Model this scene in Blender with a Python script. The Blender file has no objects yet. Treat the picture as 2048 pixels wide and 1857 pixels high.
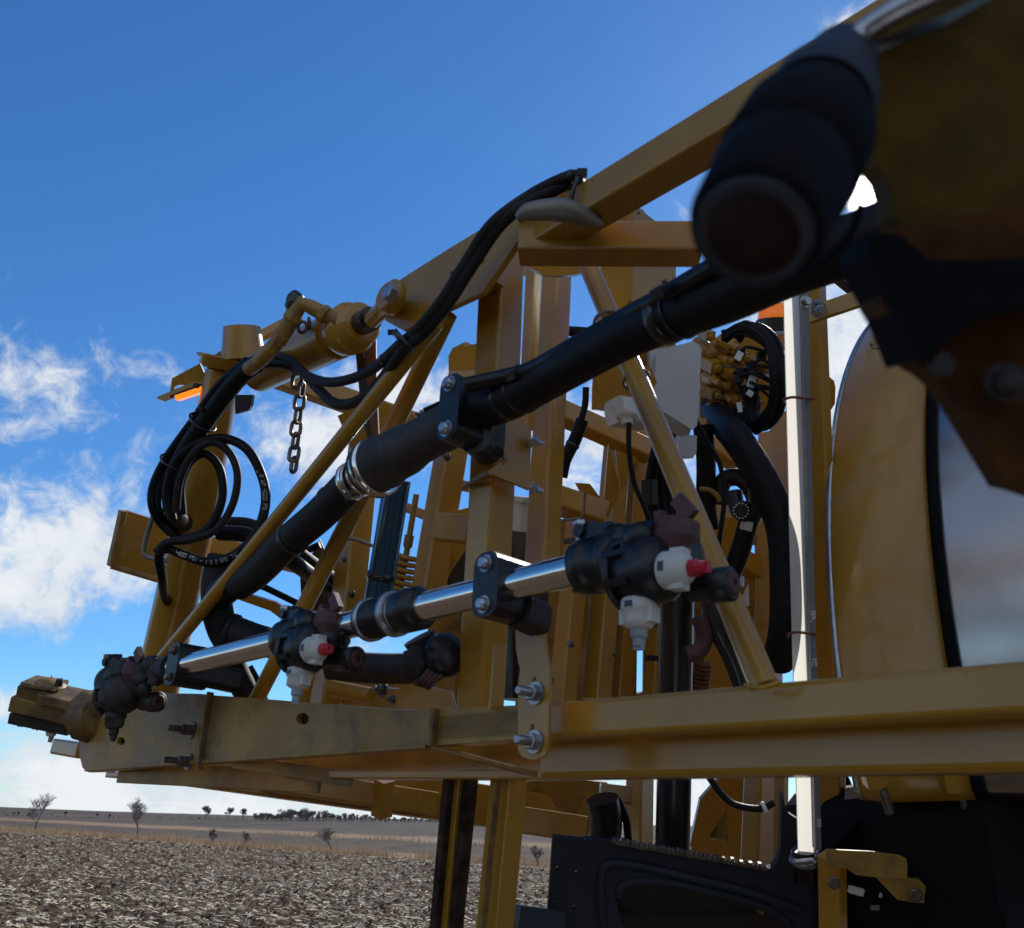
import bpy, bmesh, math, random
from mathutils import Vector, Matrix, noise
from mathutils.geometry import tessellate_polygon
random.seed(7)
R = math.radians
S = bpy.context.scene
COL = S.collection
# ------------------------------------------------------------------ camera
F = 1790.0                                   # focal length in photo pixels
PITCH, ROLL = R(22.5), R(2.4)
CAM = Vector((0, 0, 1.5))
fw = Vector((0, math.cos(PITCH), math.sin(PITCH)))
u0 = Vector((0, -math.sin(PITCH), math.cos(PITCH)))
r0 = Vector((1, 0, 0))
rt = r0*math.cos(ROLL) + u0*math.sin(ROLL)
up = -r0*math.sin(ROLL) + u0*math.cos(ROLL)
cam = bpy.data.cameras.new('camera')
co = bpy.data.objects.new('camera', cam); COL.objects.link(co)
co.matrix_world = Matrix.Translation(CAM) @ Matrix((rt, up, -fw)).transposed().to_4x4()
cam.sensor_width = 36; cam.lens = 36*F/2048
cam.clip_start = 0.02; cam.clip_end = 5000
cam.dof.use_dof = True; cam.dof.focus_distance = 3.2; cam.dof.aperture_fstop = 8.0
S.camera = co

def ray(x, y):
    return (fw + rt*((x-1024)/F) + up*((928.5-y)/F))
def P(x, y, d):
    return CAM + ray(x, y)*d
def Qp(x, y, p0, n):                          # pixel ray against a plane
    v = ray(x, y)
    return CAM + v*((p0-CAM).dot(n)/v.dot(n))
MX = Vector((math.cos(R(45)), -math.sin(R(45)), 0))    # along the boom, towards the right and nearer
MY = Vector((math.sin(R(45)), math.cos(R(45)), 0))     # across it, away from the camera
Z = Vector((0, 0, 1))

# ------------------------------------------------------------------ world and sun
SUND = ray(1747, 372).normalized()
SEL = math.asin(SUND.z); SAZ = math.atan2(SUND.x, SUND.y)
W = bpy.data.worlds.new('World'); S.world = W; W.use_nodes = True
nt = W.node_tree; nt.nodes.clear()
class N:
    def __init__(s, t): s.t = t
    def n(s, typ, **k):
        q = s.t.nodes.new(typ)
        for a, b in k.items(): setattr(q, a, b)
        return q
    def inp(s, sock, v):
        if v is None: return
        if hasattr(v, 'links') or hasattr(v, 'is_output'): s.t.links.new(v, sock)
        else: sock.default_value = v
    def m(s, op, a, b=None, c=None, clamp=False):
        q = s.n('ShaderNodeMath', operation=op); q.use_clamp = clamp
        s.inp(q.inputs[0], a)
        if b is not None: s.inp(q.inputs[1], b)
        if c is not None: s.inp(q.inputs[2], c)
        return q.outputs[0]
    def vm(s, op, a, b=None, out=0):
        q = s.n('ShaderNodeVectorMath', operation=op)
        s.inp(q.inputs[0], a)
        if b is not None: s.inp(q.inputs[1], b)
        return q.outputs[out]
    def mix(s, f, a, b, bt='MIX'):
        q = s.n('ShaderNodeMix', data_type='RGBA', blend_type=bt)
        s.inp(q.inputs[0], f); s.inp(q.inputs[6], a); s.inp(q.inputs[7], b)
        return q.outputs[2]
    def noise(s, v, scale, detail=6, rough=.55, dist=0, out=0):
        q = s.n('ShaderNodeTexNoise'); s.inp(q.inputs['Vector'], v)
        q.inputs['Scale'].default_value = scale; q.inputs['Detail'].default_value = detail
        q.inputs['Roughness'].default_value = rough; q.inputs['Distortion'].default_value = dist
        return q.outputs[out]
    def ramp(s, f, stops, interp='LINEAR'):
        q = s.n('ShaderNodeValToRGB'); s.inp(q.inputs[0], f); cr = q.color_ramp; cr.interpolation = interp
        while len(cr.elements) > len(stops): cr.elements.remove(cr.elements[-1])
        while len(cr.elements) < len(stops): cr.elements.new(1)
        for e, (p, c) in zip(cr.elements, stops):
            e.position = p; e.color = (*c, 1) if len(c) == 3 else c
        return q.outputs[0]
    def sm(s, v, a, b):
        q = s.n('ShaderNodeMapRange', interpolation_type='SMOOTHSTEP')
        s.inp(q.inputs[0], v); q.inputs[1].default_value = a; q.inputs[2].default_value = b
        return q.outputs[0]
w = N(nt)
sky = w.n('ShaderNodeTexSky'); sky.sky_type = 'NISHITA'; sky.sun_disc = False
sky.sun_elevation = SEL; sky.sun_rotation = SAZ
sky.air_density = 1.0; sky.dust_density = 0.12; sky.ozone_density = 2.2; sky.altitude = 300
tc = w.n('ShaderNodeTexCoord').outputs['Generated']
dirn = w.vm('NORMALIZE', tc)
sx = w.n('ShaderNodeSeparateXYZ'); w.inp(sx.inputs[0], dirn)
az = w.m('ARCTAN2', sx.outputs[0], sx.outputs[1]); el = w.m('ARCSINE', sx.outputs[2])
# flattened cloud-layer coordinates
den = w.m('ADD', w.m('MAXIMUM', sx.outputs[2], 0.0), 0.16)
cx = w.m('DIVIDE', sx.outputs[0], den); cy = w.m('DIVIDE', sx.outputs[1], den)
cv = w.n('ShaderNodeCombineXYZ'); w.inp(cv.inputs[0], cx); w.inp(cv.inputs[1], cy); cv.inputs[2].default_value = 3.1
n1 = w.noise(dirn, 9.0, 9, .58, .25)
n2 = w.noise(cv.outputs[0], 2.3, 8, .62, .4)
n3 = w.noise(dirn, 30.0, 9, .66, .8)
def azel(x, y):
    v = ray(x, y).normalized(); return math.atan2(v.x, v.y), math.asin(v.z)
blobs = [  # px, py, half width px, half height px, strength
    (10, 690, 170, 110, .75), (60, 800, 190, 130, .95), (110, 900, 170, 80, .62), (150, 1060, 260, 130, 1.0), (20, 1170, 160, 110, .9), (120, 1150, 170, 60, .7),
    (300, 745, 110, 50, .42), (650, 900, 190, 100, .95), (820, 800, 170, 80, .85), (1190, 900, 260, 170, .85),
    (560, 1230, 200, 90, .5), (1370, 420, 90, 55, .5), (1735, 45, 80, 45, .75), (1680, 720, 190, 170, .9),
    (330, 1310, 180, 40, .35), (70, 1430, 180, 45, .75), (130, 1530, 260, 30, .85), (1180, 640, 120, 130, .5), (450, 1500, 330, 40, .6),
    (1700, 1600, 300, 80, .6), (1200, 1000, 200, 100, .5), (600, 1130, 120, 70, .4)]
acc = None
for (bx, by, hw, hh, st) in blobs:
    a, e = azel(bx, by); a2, e2 = azel(bx+hw, by); a3, e3 = azel(bx, by-hh)
    sa = abs(a2-a); se = abs(e3-e)
    dx = w.m('DIVIDE', w.m('SUBTRACT', az, a), sa); dy = w.m('DIVIDE', w.m('SUBTRACT', el, e), se)
    d2 = w.m('ADD', w.m('MULTIPLY', dx, dx), w.m('MULTIPLY', dy, dy))
    g = w.m('MULTIPLY', w.m('EXPONENT', w.m('MULTIPLY', d2, -0.8)), st)
    acc = g if acc is None else w.m('MAXIMUM', acc, g)
horiz = w.m('MULTIPLY', w.sm(el, R(7.5), R(1.5)), 1.0)
cover = w.m('MAXIMUM', w.m('MAXIMUM', acc, horiz), w.m('MULTIPLY', w.sm(sx.outputs[1], .1, -.45), .62))
nn = w.m('ADD', w.m('MULTIPLY', n1, .56), w.m('ADD', w.m('MULTIPLY', n2, .24), w.m('MULTIPLY', n3, .30)))
dens = w.m('ADD', w.m('MULTIPLY', cover, .95), w.m('MULTIPLY', w.m('SUBTRACT', nn, .55), 3.9))
alpha = w.m('MULTIPLY', w.sm(dens, .26, .92), .97)
alpha = w.m('MULTIPLY', alpha, w.sm(cover, .02, .3))
shade = w.noise(dirn, 14.0, 5, .6, .2)
ccol = w.mix(w.sm(w.m('ADD', w.m('MULTIPLY', dens, .55), w.m('MULTIPLY', shade, .6)), .3, 1.0), (5.2, 6.0, 7.1, 1), (8.6, 8.9, 9.2, 1))
# clear-sky colour grade: deeper blue like the photograph
hs = w.n('ShaderNodeHueSaturation'); hs.inputs['Saturation'].default_value = 1.2; hs.inputs['Value'].default_value = 1.06; w.inp(hs.inputs['Color'], sky.outputs[0])
skyc = w.mix(1.0, hs.outputs[0], (0.72, 1.05, 1.30, 1), 'MULTIPLY')
both = w.mix(alpha, skyc, ccol)
# the sun's own aureole
ds = w.vm('DOT_PRODUCT', dirn, tuple(SUND), out=1)
glow = w.m('MULTIPLY', w.sm(ds, math.cos(R(1.9)), math.cos(R(0.6))), 90.0)
halo = w.m('MULTIPLY', w.m('POWER', w.m('MAXIMUM', ds, 0.0), 900.0), 3.0)
gl = w.m('ADD', glow, halo)
gcol = w.n('ShaderNodeCombineXYZ')
for i, k in enumerate((1.0, .96, .88)): w.inp(gcol.inputs[i], w.m('MULTIPLY', gl, k))
tot = w.vm('ADD', both, gcol.outputs[0])
bg = w.n('ShaderNodeBackground'); w.inp(bg.inputs[0], tot); bg.inputs[1].default_value = 0.1
wo = w.n('ShaderNodeOutputWorld'); nt.links.new(bg.outputs[0], wo.inputs[0])
sl = bpy.data.lights.new('sun', 'SUN'); sl.energy = 4.6; sl.angle = R(0.53); sl.color = (1, .94, .84)
so = bpy.data.objects.new('sun', sl); COL.objects.link(so); so.location = SUND*20
so.rotation_euler = SUND.to_track_quat('Z', 'Y').to_euler()
S.view_settings.view_transform = 'Standard'; S.view_settings.look = 'None'
S.view_settings.exposure = 0.0; S.view_settings.gamma = 1.0
try: S.cycles.max_bounces = 8
except Exception: pass

# ------------------------------------------------------------------ materials
def mat(name, base, rough=.5, metal=0, spec=.5, coat=0, var=0, vscale=8, bump=0, bscale=60, grime=0, grimec=(.05, .035, .02), scratches=0, trans=0, emis=None, transl=None, rvar=0):
    m = bpy.data.materials.new(name); m.use_nodes = True
    t = N(m.node_tree); b = m.node_tree.nodes['Principled BSDF']
    geo = t.n('ShaderNodeNewGeometry').outputs['Position']
    c = (*base, 1)
    if var:
        n = t.noise(geo, vscale, 8, .6)
        c = t.mix(t.sm(n, .3, .7), tuple(x*(1-var) for x in base)+(1,), tuple(min(1, x*(1+var*.8)) for x in base)+(1,))
    if grime:
        n = t.noise(geo, 11, 9, .68, .6); n_ = t.noise(geo, 70, 6, .7)
        f = t.m('MULTIPLY', t.sm(t.m('ADD', t.m('MULTIPLY', n, .75), t.m('MULTIPLY', n_, .25)), .62-grime*.18, .8-grime*.12), min(1, .35+grime*.4))
        c = t.mix(f, c, (*grimec, 1))
    if scratches:
        n = t.noise(geo, 230, 2, .5); f = t.m('MULTIPLY', t.sm(n, .69, .74), scratches)
        c = t.mix(f, c, (.03, .02, .012, 1))
    t.inp(b.inputs['Base Color'], c)
    if rvar:
        n = t.noise(geo, 5, 7, .6)
        q = t.n('ShaderNodeMapRange'); t.inp(q.inputs[0], n); q.inputs[1].default_value = .3; q.inputs[2].default_value = .7
        q.inputs[3].default_value = max(.02, rough-rvar); q.inputs[4].default_value = rough+rvar
        t.inp(b.inputs['Roughness'], q.outputs[0])
    else: b.inputs['Roughness'].default_value = rough
    b.inputs['Metallic'].default_value = metal
    b.inputs['Specular IOR Level'].default_value = spec
    b.inputs['Coat Weight'].default_value = coat
    b.inputs['Coat Roughness'].default_value = .12
    if trans: b.inputs['Transmission Weight'].default_value = trans
    if emis: b.inputs['Emission Color'].default_value = (*emis[0], 1); b.inputs['Emission Strength'].default_value = emis[1]
    if bump:
        n = t.noise(geo, bscale, 5, .6); bn = t.n('ShaderNodeBump'); bn.inputs['Strength'].default_value = bump
        bn.inputs['Distance'].default_value = .002; t.inp(bn.inputs['Height'], n); t.inp(b.inputs['Normal'], bn.outputs[0])
    if transl:
        tr = t.n('ShaderNodeBsdfTranslucent'); tr.inputs[0].default_value = (*transl[0], 1)
        mx = t.n('ShaderNodeMixShader'); mx.inputs[0].default_value = transl[1]
        m.node_tree.links.new(b.outputs[0], mx.inputs[1]); m.node_tree.links.new(tr.outputs[0], mx.inputs[2])
        m.node_tree.links.new(mx.outputs[0], m.node_tree.nodes['Material Output'].inputs[0])
    return m
YEL = mat('yellow_paint', (.355, .180, .014), .30, spec=.5, coat=.3, var=.10, vscale=4, bump=.10, bscale=240, grime=.22, grimec=(.15, .085, .022), scratches=.5, rvar=.08)
YELD = mat('dusty_yellow_paint', (.31, .175, .030), .5, coat=.05, var=.2, vscale=6, bump=.25, bscale=120, grime=.95, grimec=(.07, .045, .025), rvar=.1)
YELW = mat('worn_yellow_paint', (.24, .14, .04), .55, var=.25, vscale=14, bump=.5, bscale=80, grime=1.2, grimec=(.045, .03, .02))
BRN = mat('rusty_brown_paint', (.15, .05, .018), .6, var=.35, vscale=20, bump=.6, bscale=90, grime=.6)
RUB = mat('black_rubber_hose', (.006, .006, .007), .5, spec=.2, var=.3, vscale=14, bump=.35, bscale=150, grime=.25, grimec=(.03, .028, .025))
RUBD = mat('dusty_black_rubber', (.015, .014, .014), .62, spec=.25, var=.35, vscale=10, bump=.3, bscale=160, grime=.5, grimec=(.085, .075, .06))
PLA = mat('black_plastic', (.006, .007, .009), .36, spec=.5, var=.2, vscale=18, bump=.3, bscale=220, grime=.2, grimec=(.05, .045, .04))
PLAM = mat('muddy_black_plastic', (.022, .018, .017), .6, var=.4, vscale=30, bump=.8, bscale=120, grime=.8, grimec=(.06, .045, .035))
FEN = mat('charcoal_fender_plastic', (.018, .023, .032), .6, spec=.3, var=.15, vscale=5, bump=.4, bscale=400)
STL = mat('stainless_steel', (.78, .77, .76), .13, metal=1, var=.06, vscale=10, bump=.03, bscale=300, grime=.08, grimec=(.16, .14, .11), rvar=.06)
TNK = mat('polished_tank_steel', (.46, .43, .40), .24, metal=1, var=.12, vscale=3, rvar=.05)
ZNC = mat('zinc_plated_steel', (.38, .40, .43), .38, metal=1, var=.2, vscale=40, grime=.5, grimec=(.12, .10, .08))
CHN = mat('weathered_chain_steel', (.17, .15, .13), .45, metal=.85, var=.4, vscale=60, grime=.6, grimec=(.07, .04, .02))
GRB = mat('grey_box_plastic', (.50, .53, .56), .5, var=.05, vscale=20, scratches=.3, grime=.1, grimec=(.3, .29, .27))
WHT = mat('white_plastic', (.62, .62, .58), .45, var=.08, vscale=30, grime=.5, grimec=(.22, .18, .13), transl=((.7, .68, .6), .15))
GRT = mat('grey_plastic_tip', (.26, .28, .30), .5, var=.15, vscale=30, grime=.5, grimec=(.1, .09, .08))
RED = mat('red_plastic', (.42, .012, .03), .4, var=.2, vscale=40, grime=.35, grimec=(.12, .02, .02))
MAR = mat('maroon_plastic', (.075, .026, .024), .6, var=.3, vscale=30, grime=.5, bump=.4, bscale=120)
AMB = mat('amber_lens', (.85, .20, .01), .25, trans=.2, emis=((1, .23, .01), 1.1), var=.25, vscale=60)
BEA = mat('amber_beacon', (.8, .18, .01), .2, emis=((1, .2, .01), .35))
GAU = mat('milky_gauge_plastic', (.78, .77, .72), .4, var=.05, vscale=20, bump=.1, bscale=80, scratches=.25, transl=((.95, .94, .90), .55))
DKG = mat('grey_scale_strip', (.16, .17, .19), .5, var=.15, vscale=30)
WPR = mat('white_print', (.6, .6, .6), .5)
TAG = mat('white_tag', (.7, .7, .7), .5, var=.1, vscale=60)
CHR = mat('dark_chrome', (.05, .13, .24), .22, metal=.75, var=.1)
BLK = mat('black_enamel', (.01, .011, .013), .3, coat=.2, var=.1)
HUL = mat('shaded_tank_black', (.006, .005, .006), .7, spec=.12, var=.3, vscale=5, bump=.3, bscale=60)  # near-black tone carries the deep shade under the tank
FEY = mat('bluish_ring_sheen', (.016, .022, .032), .6, metal=.1, var=.3, vscale=60)  # bluish tone puts the rim's crescent highlight into the colour
MRX = mat('dark_maroon_rubber', (.022, .009, .007), .7, spec=.2, var=.4, vscale=90)
RUBX = mat('matte_black_rubber', (.005, .005, .006), .8, spec=.10, var=.3, vscale=60)
FGY = mat('shaded_tip_paint', (.085, .048, .005), .7, spec=.12, var=.3, vscale=30, grime=.7)  # boom yellow darkened, the tip's shade put into the colour
FGB = mat('shaded_tip_primer', (.065, .024, .004), .7, spec=.12, var=.4, vscale=40, grime=.5)  # brown of the tip plates darkened, shade included in the colour
WDB = mat('weathered_brown_rail', (.040, .024, .016), .7, spec=.2, var=.7, vscale=25, bump=.6, bscale=50, grime=.5)
GLV = mat('galvanised_loop', (.22, .2, .17), .5, metal=.6, var=.2)

# ------------------------------------------------------------------ mesh builder
def frame(a, ref=None):
    a = a.normalized()
    if ref is None: ref = Z if abs(a.z) < .7 else MX
    s = a.cross(ref)
    if s.length < 1e-4: s = a.cross(Vector((1, 0, 0)))
    s.normalize(); return a, s, s.cross(a).normalized()
def cat(pts, n=8):
    if len(pts) < 3: return pts
    q = [pts[0]*2-pts[1]] + list(pts) + [pts[-1]*2-pts[-2]]; o = []
    for i in range(1, len(q)-2):
        p0, p1, p2, p3 = q[i-1], q[i], q[i+1], q[i+2]
        for k in range(n):
            t = k/n
            o.append(.5*((2*p1)+(p2-p0)*t+(2*p0-5*p1+4*p2-p3)*t*t+(3*p1-p0-3*p2+p3)*t**3))
    o.append(pts[-1].copy()); return o
class MB:
    def __init__(s): s.v = []; s.f = []; s.sm = []
    def add(s, vs, fs, smooth=False):
        o = len(s.v); s.v += [Vector(x) for x in vs]; s.f += [[i+o for i in q] for q in fs]; s.sm += [smooth]*len(fs); return s
    def ring(s, rings, smooth=True, cap=True, closed=True):
        n = len(rings[0]); vs = [p for r in rings for p in r]; fs = []
        for i in range(len(rings)-1):
            for j in range(n if closed else n-1):
                k = (j+1) % n
                fs.append([i*n+j, i*n+k, (i+1)*n+k, (i+1)*n+j])
        s.add(vs, fs, smooth)
        if cap:
            s.add(rings[0], [list(range(n))[::-1]]); s.add(rings[-1], [list(range(n))])
        return s
    def beam(s, p, q, w, h, rad=None, ref=None, rot=0, w2=None, h2=None):
        a, sd, u = frame(q-p, ref)
        if rot:
            m = Matrix.Rotation(R(rot), 3, a); sd = m @ sd; u = m @ u
        if rad is None: rad = min(w, h)*.12
        def sec(c, w, h):
            o = []
            for (sx_, sy_, a0) in ((1, 1, 0), (-1, 1, 90), (-1, -1, 180), (1, -1, 270)):
                for k in range(4):
                    t = R(a0+30*k)
                    o.append(c + sd*(sx_*(w/2-rad)+math.cos(t)*rad) + u*(sy_*(h/2-rad)+math.sin(t)*rad))
            return o
        return s.ring([sec(p, w, h), sec(q, w2 or w, h2 or h)], smooth=False)
    def box(s, c, ax, ay, az_, b=None):
        # ax, ay, az_: full-size edge vectors
        return s.beam(c-ax/2, c+ax/2, ay.length, az_.length, rad=b if b is not None else min(ay.length, az_.length)*.1, ref=az_)
    def tube(s, pts, r, n=14, spline=True, cap=True, sub=8, rib=0):
        pts = [p for p in pts]
        rs = r if isinstance(r, (list, tuple)) else None
        q = cat(pts, sub) if (spline and len(pts) > 2) else pts
        L = len(q); rings = []; pu = None
        for i, p in enumerate(q):
            t = (q[min(i+1, L-1)]-q[max(i-1, 0)]).normalized()
            if pu is None: _, sd, u = frame(t)
            else:
                u = (pu - t*pu.dot(t)).normalized(); sd = t.cross(u)
            pu = u
            if rs:
                x = i/(L-1)*(len(rs)-1); k = min(int(x), len(rs)-2); rr = rs[k]+(rs[k+1]-rs[k])*(x-k)
            else: rr = r
            if rib and i % 2: rr *= 1-rib
            rings.append([p+(sd*math.cos(2*math.pi*j/n)+u*math.sin(2*math.pi*j/n))*rr for j in range(n)])
        return s.ring(rings, True, cap)
    def cyl(s, p, q, r, r2=None, n=24): 
        a, sd, u = frame(q-p); r2 = r if r2 is None else r2
        return s.ring([[c+(sd*math.cos(2*math.pi*j/n)+u*math.sin(2*math.pi*j/n))*rr for j in range(n)] for c, rr in ((p, r), (q, r2))], True)
    def lathe(s, p, a, prof, n=28, flat=False):
        a, sd, u = frame(a)
        rings = [[p+a*t+(sd*math.cos(2*math.pi*j/n)+u*math.sin(2*math.pi*j/n))*max(rr, 1e-5) for j in range(n)] for t, rr in prof]
        return s.ring(rings, not flat)
    def hexb(s, p, a, r, h): return s.lathe(p, a, [(0, r), (h*.85, r), (h, r*.85)], 6, True)
    def bolt(s, p, a, r=.008, L=.02, shaft=0):
        a = a.normalized(); s.lathe(p, a, [(0, r*1.45), (r*.3, r*1.45)], 20); s.hexb(p+a*r*.3, a, r, r*1.1)
        if shaft: s.cyl(p+a*r*1.3, p+a*(r*1.3+shaft), r*.55, n=12)
        return s
    def torus(s, c, nrm, r, t, n=36, m=10, a0=0, a1=360, e=1.0):
        a, sd, u = frame(nrm); rings = []
        full = abs(a1-a0) >= 360
        for i in range(n+1):
            th = R(a0+(a1-a0)*i/n); d = sd*math.cos(th)+u*math.sin(th)*e
            cc = c+d*r; dn = (sd*math.cos(th)+u*math.sin(th))
            rings.append([cc+(dn*math.cos(2*math.pi*j/m)+a*math.sin(2*math.pi*j/m))*t for j in range(m)])
        return s.ring(rings, True, not full)
    def blob(s, c, r, sc=(1, 1, 1), amp=.15, fr=3, n=14, seed=0, axes=None):
        X, Y, Zx = axes or (Vector((1, 0, 0)), Vector((0, 1, 0)), Z)
        rings = []
        for i in range(1, n):
            th = math.pi*i/n; row = []
            for j in range(n*2):
                ph = math.pi*j/n; d = Vector((math.sin(th)*math.cos(ph), math.sin(th)*math.sin(ph), math.cos(th)))
                k = 1+amp*noise.noise(d*fr+Vector((seed*3.1, seed, 0)))*2
                row.append(c+(X*d.x*sc[0]+Y*d.y*sc[1]+Zx*d.z*sc[2])*r*k)
            rings.append(row)
        return s.ring(rings, True)
    def plate(s, pts, ext, holes=(), bev=.0015):
        # polygon of world points extruded along ext
        loops = [list(pts)]+[list(h) for h in holes]
        tri = tessellate_polygon(loops); flat = [p for l in loops for p in l]
        s.add(flat, [list(t) for t in tri]); s.add([p+ext for p in flat], [list(t)[::-1] for t in tri])
        for l in loops:
            n = len(l); s.add(l+[p+ext for p in l], [[i, (i+1) % n, n+(i+1) % n, n+i] for i in range(n)])
        return s
    def build(s, name, m, parent=None, **pr):
        o0 = ORG[parent.name] if parent else sum(s.v, Vector())/len(s.v)
        me = bpy.data.meshes.new(name); me.from_pydata([v-o0 for v in s.v], [], s.f)
        me.materials.append(m); me.polygons.foreach_set('use_smooth', s.sm)
        bm = bmesh.new(); bm.from_mesh(me); bmesh.ops.recalc_face_normals(bm, faces=bm.faces); bm.to_mesh(me); bm.free()
        o = bpy.data.objects.new(name, me); COL.objects.link(o)
        if parent is None: o.location = o0
        else: o.parent = parent
        ORG[o.name] = o0.copy()
        for k, v_ in pr.items(): o[k] = v_
        return o
ORG = {}
def thing(name, loc, label, category, group=None):
    o = bpy.data.objects.new(name, None); COL.objects.link(o); o.location = loc; o.empty_display_size = .05; ORG[o.name] = Vector(loc)
    o['label'] = label; o['category'] = category
    if group: o['group'] = group
    return o
def tag(o, label, category, group=None):
    o['label'] = label; o['category'] = category
    if group: o['group'] = group
    return o
def pxm(px, d): return px*d/F

# planes of the near boom frame
PF0 = P(1080, 1442, 1.36)                    # front face of the lower chord
def FR(x, y, back=0.0): return Qp(x, y, PF0+MY*back, MY)
def ell(x, y, rx, ry, back=0.0, n=14, rot=0):
    return [FR(x+rx*math.cos(2*math.pi*i/n), y+ry*math.sin(2*math.pi*i/n), back) for i in range(n)]

# ------------------------------------------------------------------ landscape
def G(x, y):                                  # pixel ray on level ground
    return Qp(x, y, Vector((0, 0, 0)), Z)
B0, B1 = G(-120, 1650), G(1050, 1726)         # edge of the near field
bd = (B1-B0).normalized(); bn = Vector((-bd.y, bd.x, 0))
if bn.y < 0: bn = -bn
def sdist(x, y): return (Vector((x, y, 0))-B0).dot(bn)
def hz(x, y):
    s_ = sdist(x, y); t = min(max((s_-15)/330, 0), 1); t = t*t*(3-2*t)
    d = math.hypot(x, y)
    return t*(7.2+.9*math.sin(x*.008+.5)) - .5*math.exp(-((s_-14)/16)**2) + .07*noise.noise(Vector((x*.25, y*.25, 0)))*min(1, d/12) \
        + (.05*noise.noise(Vector((x*1.3, y*1.3, 4)))+.03*noise.noise(Vector((x*4, y*4, 7)))) * (1 if d < 60 else 0)
mb = MB(); rows = []
rad = [0.6*1.055**i for i in range(145)]
angs = [R(-62+1.0*i) for i in range(0, 125)]
for r_ in rad: rows.append([Vector((r_*math.sin(a), r_*math.cos(a), hz(r_*math.sin(a), r_*math.cos(a)))) for a in angs])
mb.ring(rows, True, cap=False, closed=False)
back = [[Vector((r_*math.sin(a), r_*math.cos(a), hz(0, 5)*0-.01)) for a in [R(62+i*5.9) for i in range(41)]] for r_ in (.6, 4, 20, 120, 800)]
mb.ring(back, True, cap=False, closed=False)
m = bpy.data.materials.new('field_soil'); m.use_nodes = True; t = N(m.node_tree); b = m.node_tree.nodes['Principled BSDF']
geo = t.n('ShaderNodeNewGeometry').outputs['Position']
fine = t.noise(geo, 9, 10, .72, .6); mid = t.noise(geo, 1.6, 7, .65); big = t.noise(geo, .12, 5, .6)
map_ = t.n('ShaderNodeMapping'); t.inp(map_.inputs[0], geo); map_.inputs['Scale'].default_value = (1, .35, 1); map_.inputs['Rotation'].default_value = (0, 0, .35)
stw = t.noise(map_.outputs[0], 16, 9, .75, 1.6)
soil = t.ramp(t.m('ADD', t.m('MULTIPLY', fine, .6), t.m('MULTIPLY', mid, .4)), [(.28, (.032, .019, .011)), (.45, (.080, .051, .031)), (.6, (.15, .10, .065)), (.75, (.25, .18, .12))])
soil = t.mix(t.m('MULTIPLY', t.sm(stw, .56, .66), .75), soil, (.40, .34, .26, 1))
sv = t.n('ShaderNodeSeparateXYZ'); t.inp(sv.inputs[0], geo)
sd_ = t.m('ADD', t.m('MULTIPLY', t.m('SUBTRACT', sv.outputs[0], B0.x), bn.x), t.m('MULTIPLY', t.m('SUBTRACT', sv.outputs[1], B0.y), bn.y))
warp = t.noise(geo, .035, 6, .65); sdw = t.m('ADD', sd_, t.m('MULTIPLY', t.m('SUBTRACT', warp, .5), 46))
grain = t.noise(geo, .9, 8, .7)
tan1 = t.mix(t.sm(grain, .35, .65), (.16, .105, .06, 1), (.34, .24, .145, 1))
far1 = t.mix(t.sm(t.noise(map_.outputs[0], .25, 8, .7), .3, .7), (.052, .039, .030, 1), (.115, .085, .062, 1))
far2 = t.mix(t.sm(t.noise(map_.outputs[0], .12, 8, .7), .3, .7), (.050, .040, .034, 1), (.105, .082, .064, 1))
c = t.mix(t.sm(sd_, -4, 1), soil, tan1)
c = t.mix(t.sm(sdw, 12, 20), c, far1)
c = t.mix(t.m('MULTIPLY', t.sm(sdw, 44, 50), .9), c, tan1)
c = t.mix(t.sm(sdw, 62, 76), c, far2)
bandn = t.sm(t.noise(geo, .010, 4, .6), .60, .68)
c = t.mix(t.m('MULTIPLY', bandn, t.m('MULTIPLY', t.sm(sd_, 90, 110), .55)), c, (.17, .12, .08, 1))
t.inp(b.inputs['Base Color'], c); b.inputs['Roughness'].default_value = .95; b.inputs['Specular IOR Level'].default_value = .15
bp = t.n('ShaderNodeBump'); bp.inputs['Strength'].default_value = .9; bp.inputs['Distance'].default_value = .06
t.inp(bp.inputs['Height'], t.m('ADD', fine, t.m('MULTIPLY', stw, .6))); t.inp(b.inputs['Normal'], bp.outputs[0])
g_ = mb.build('field', m); g_['kind'] = 'structure'
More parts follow.
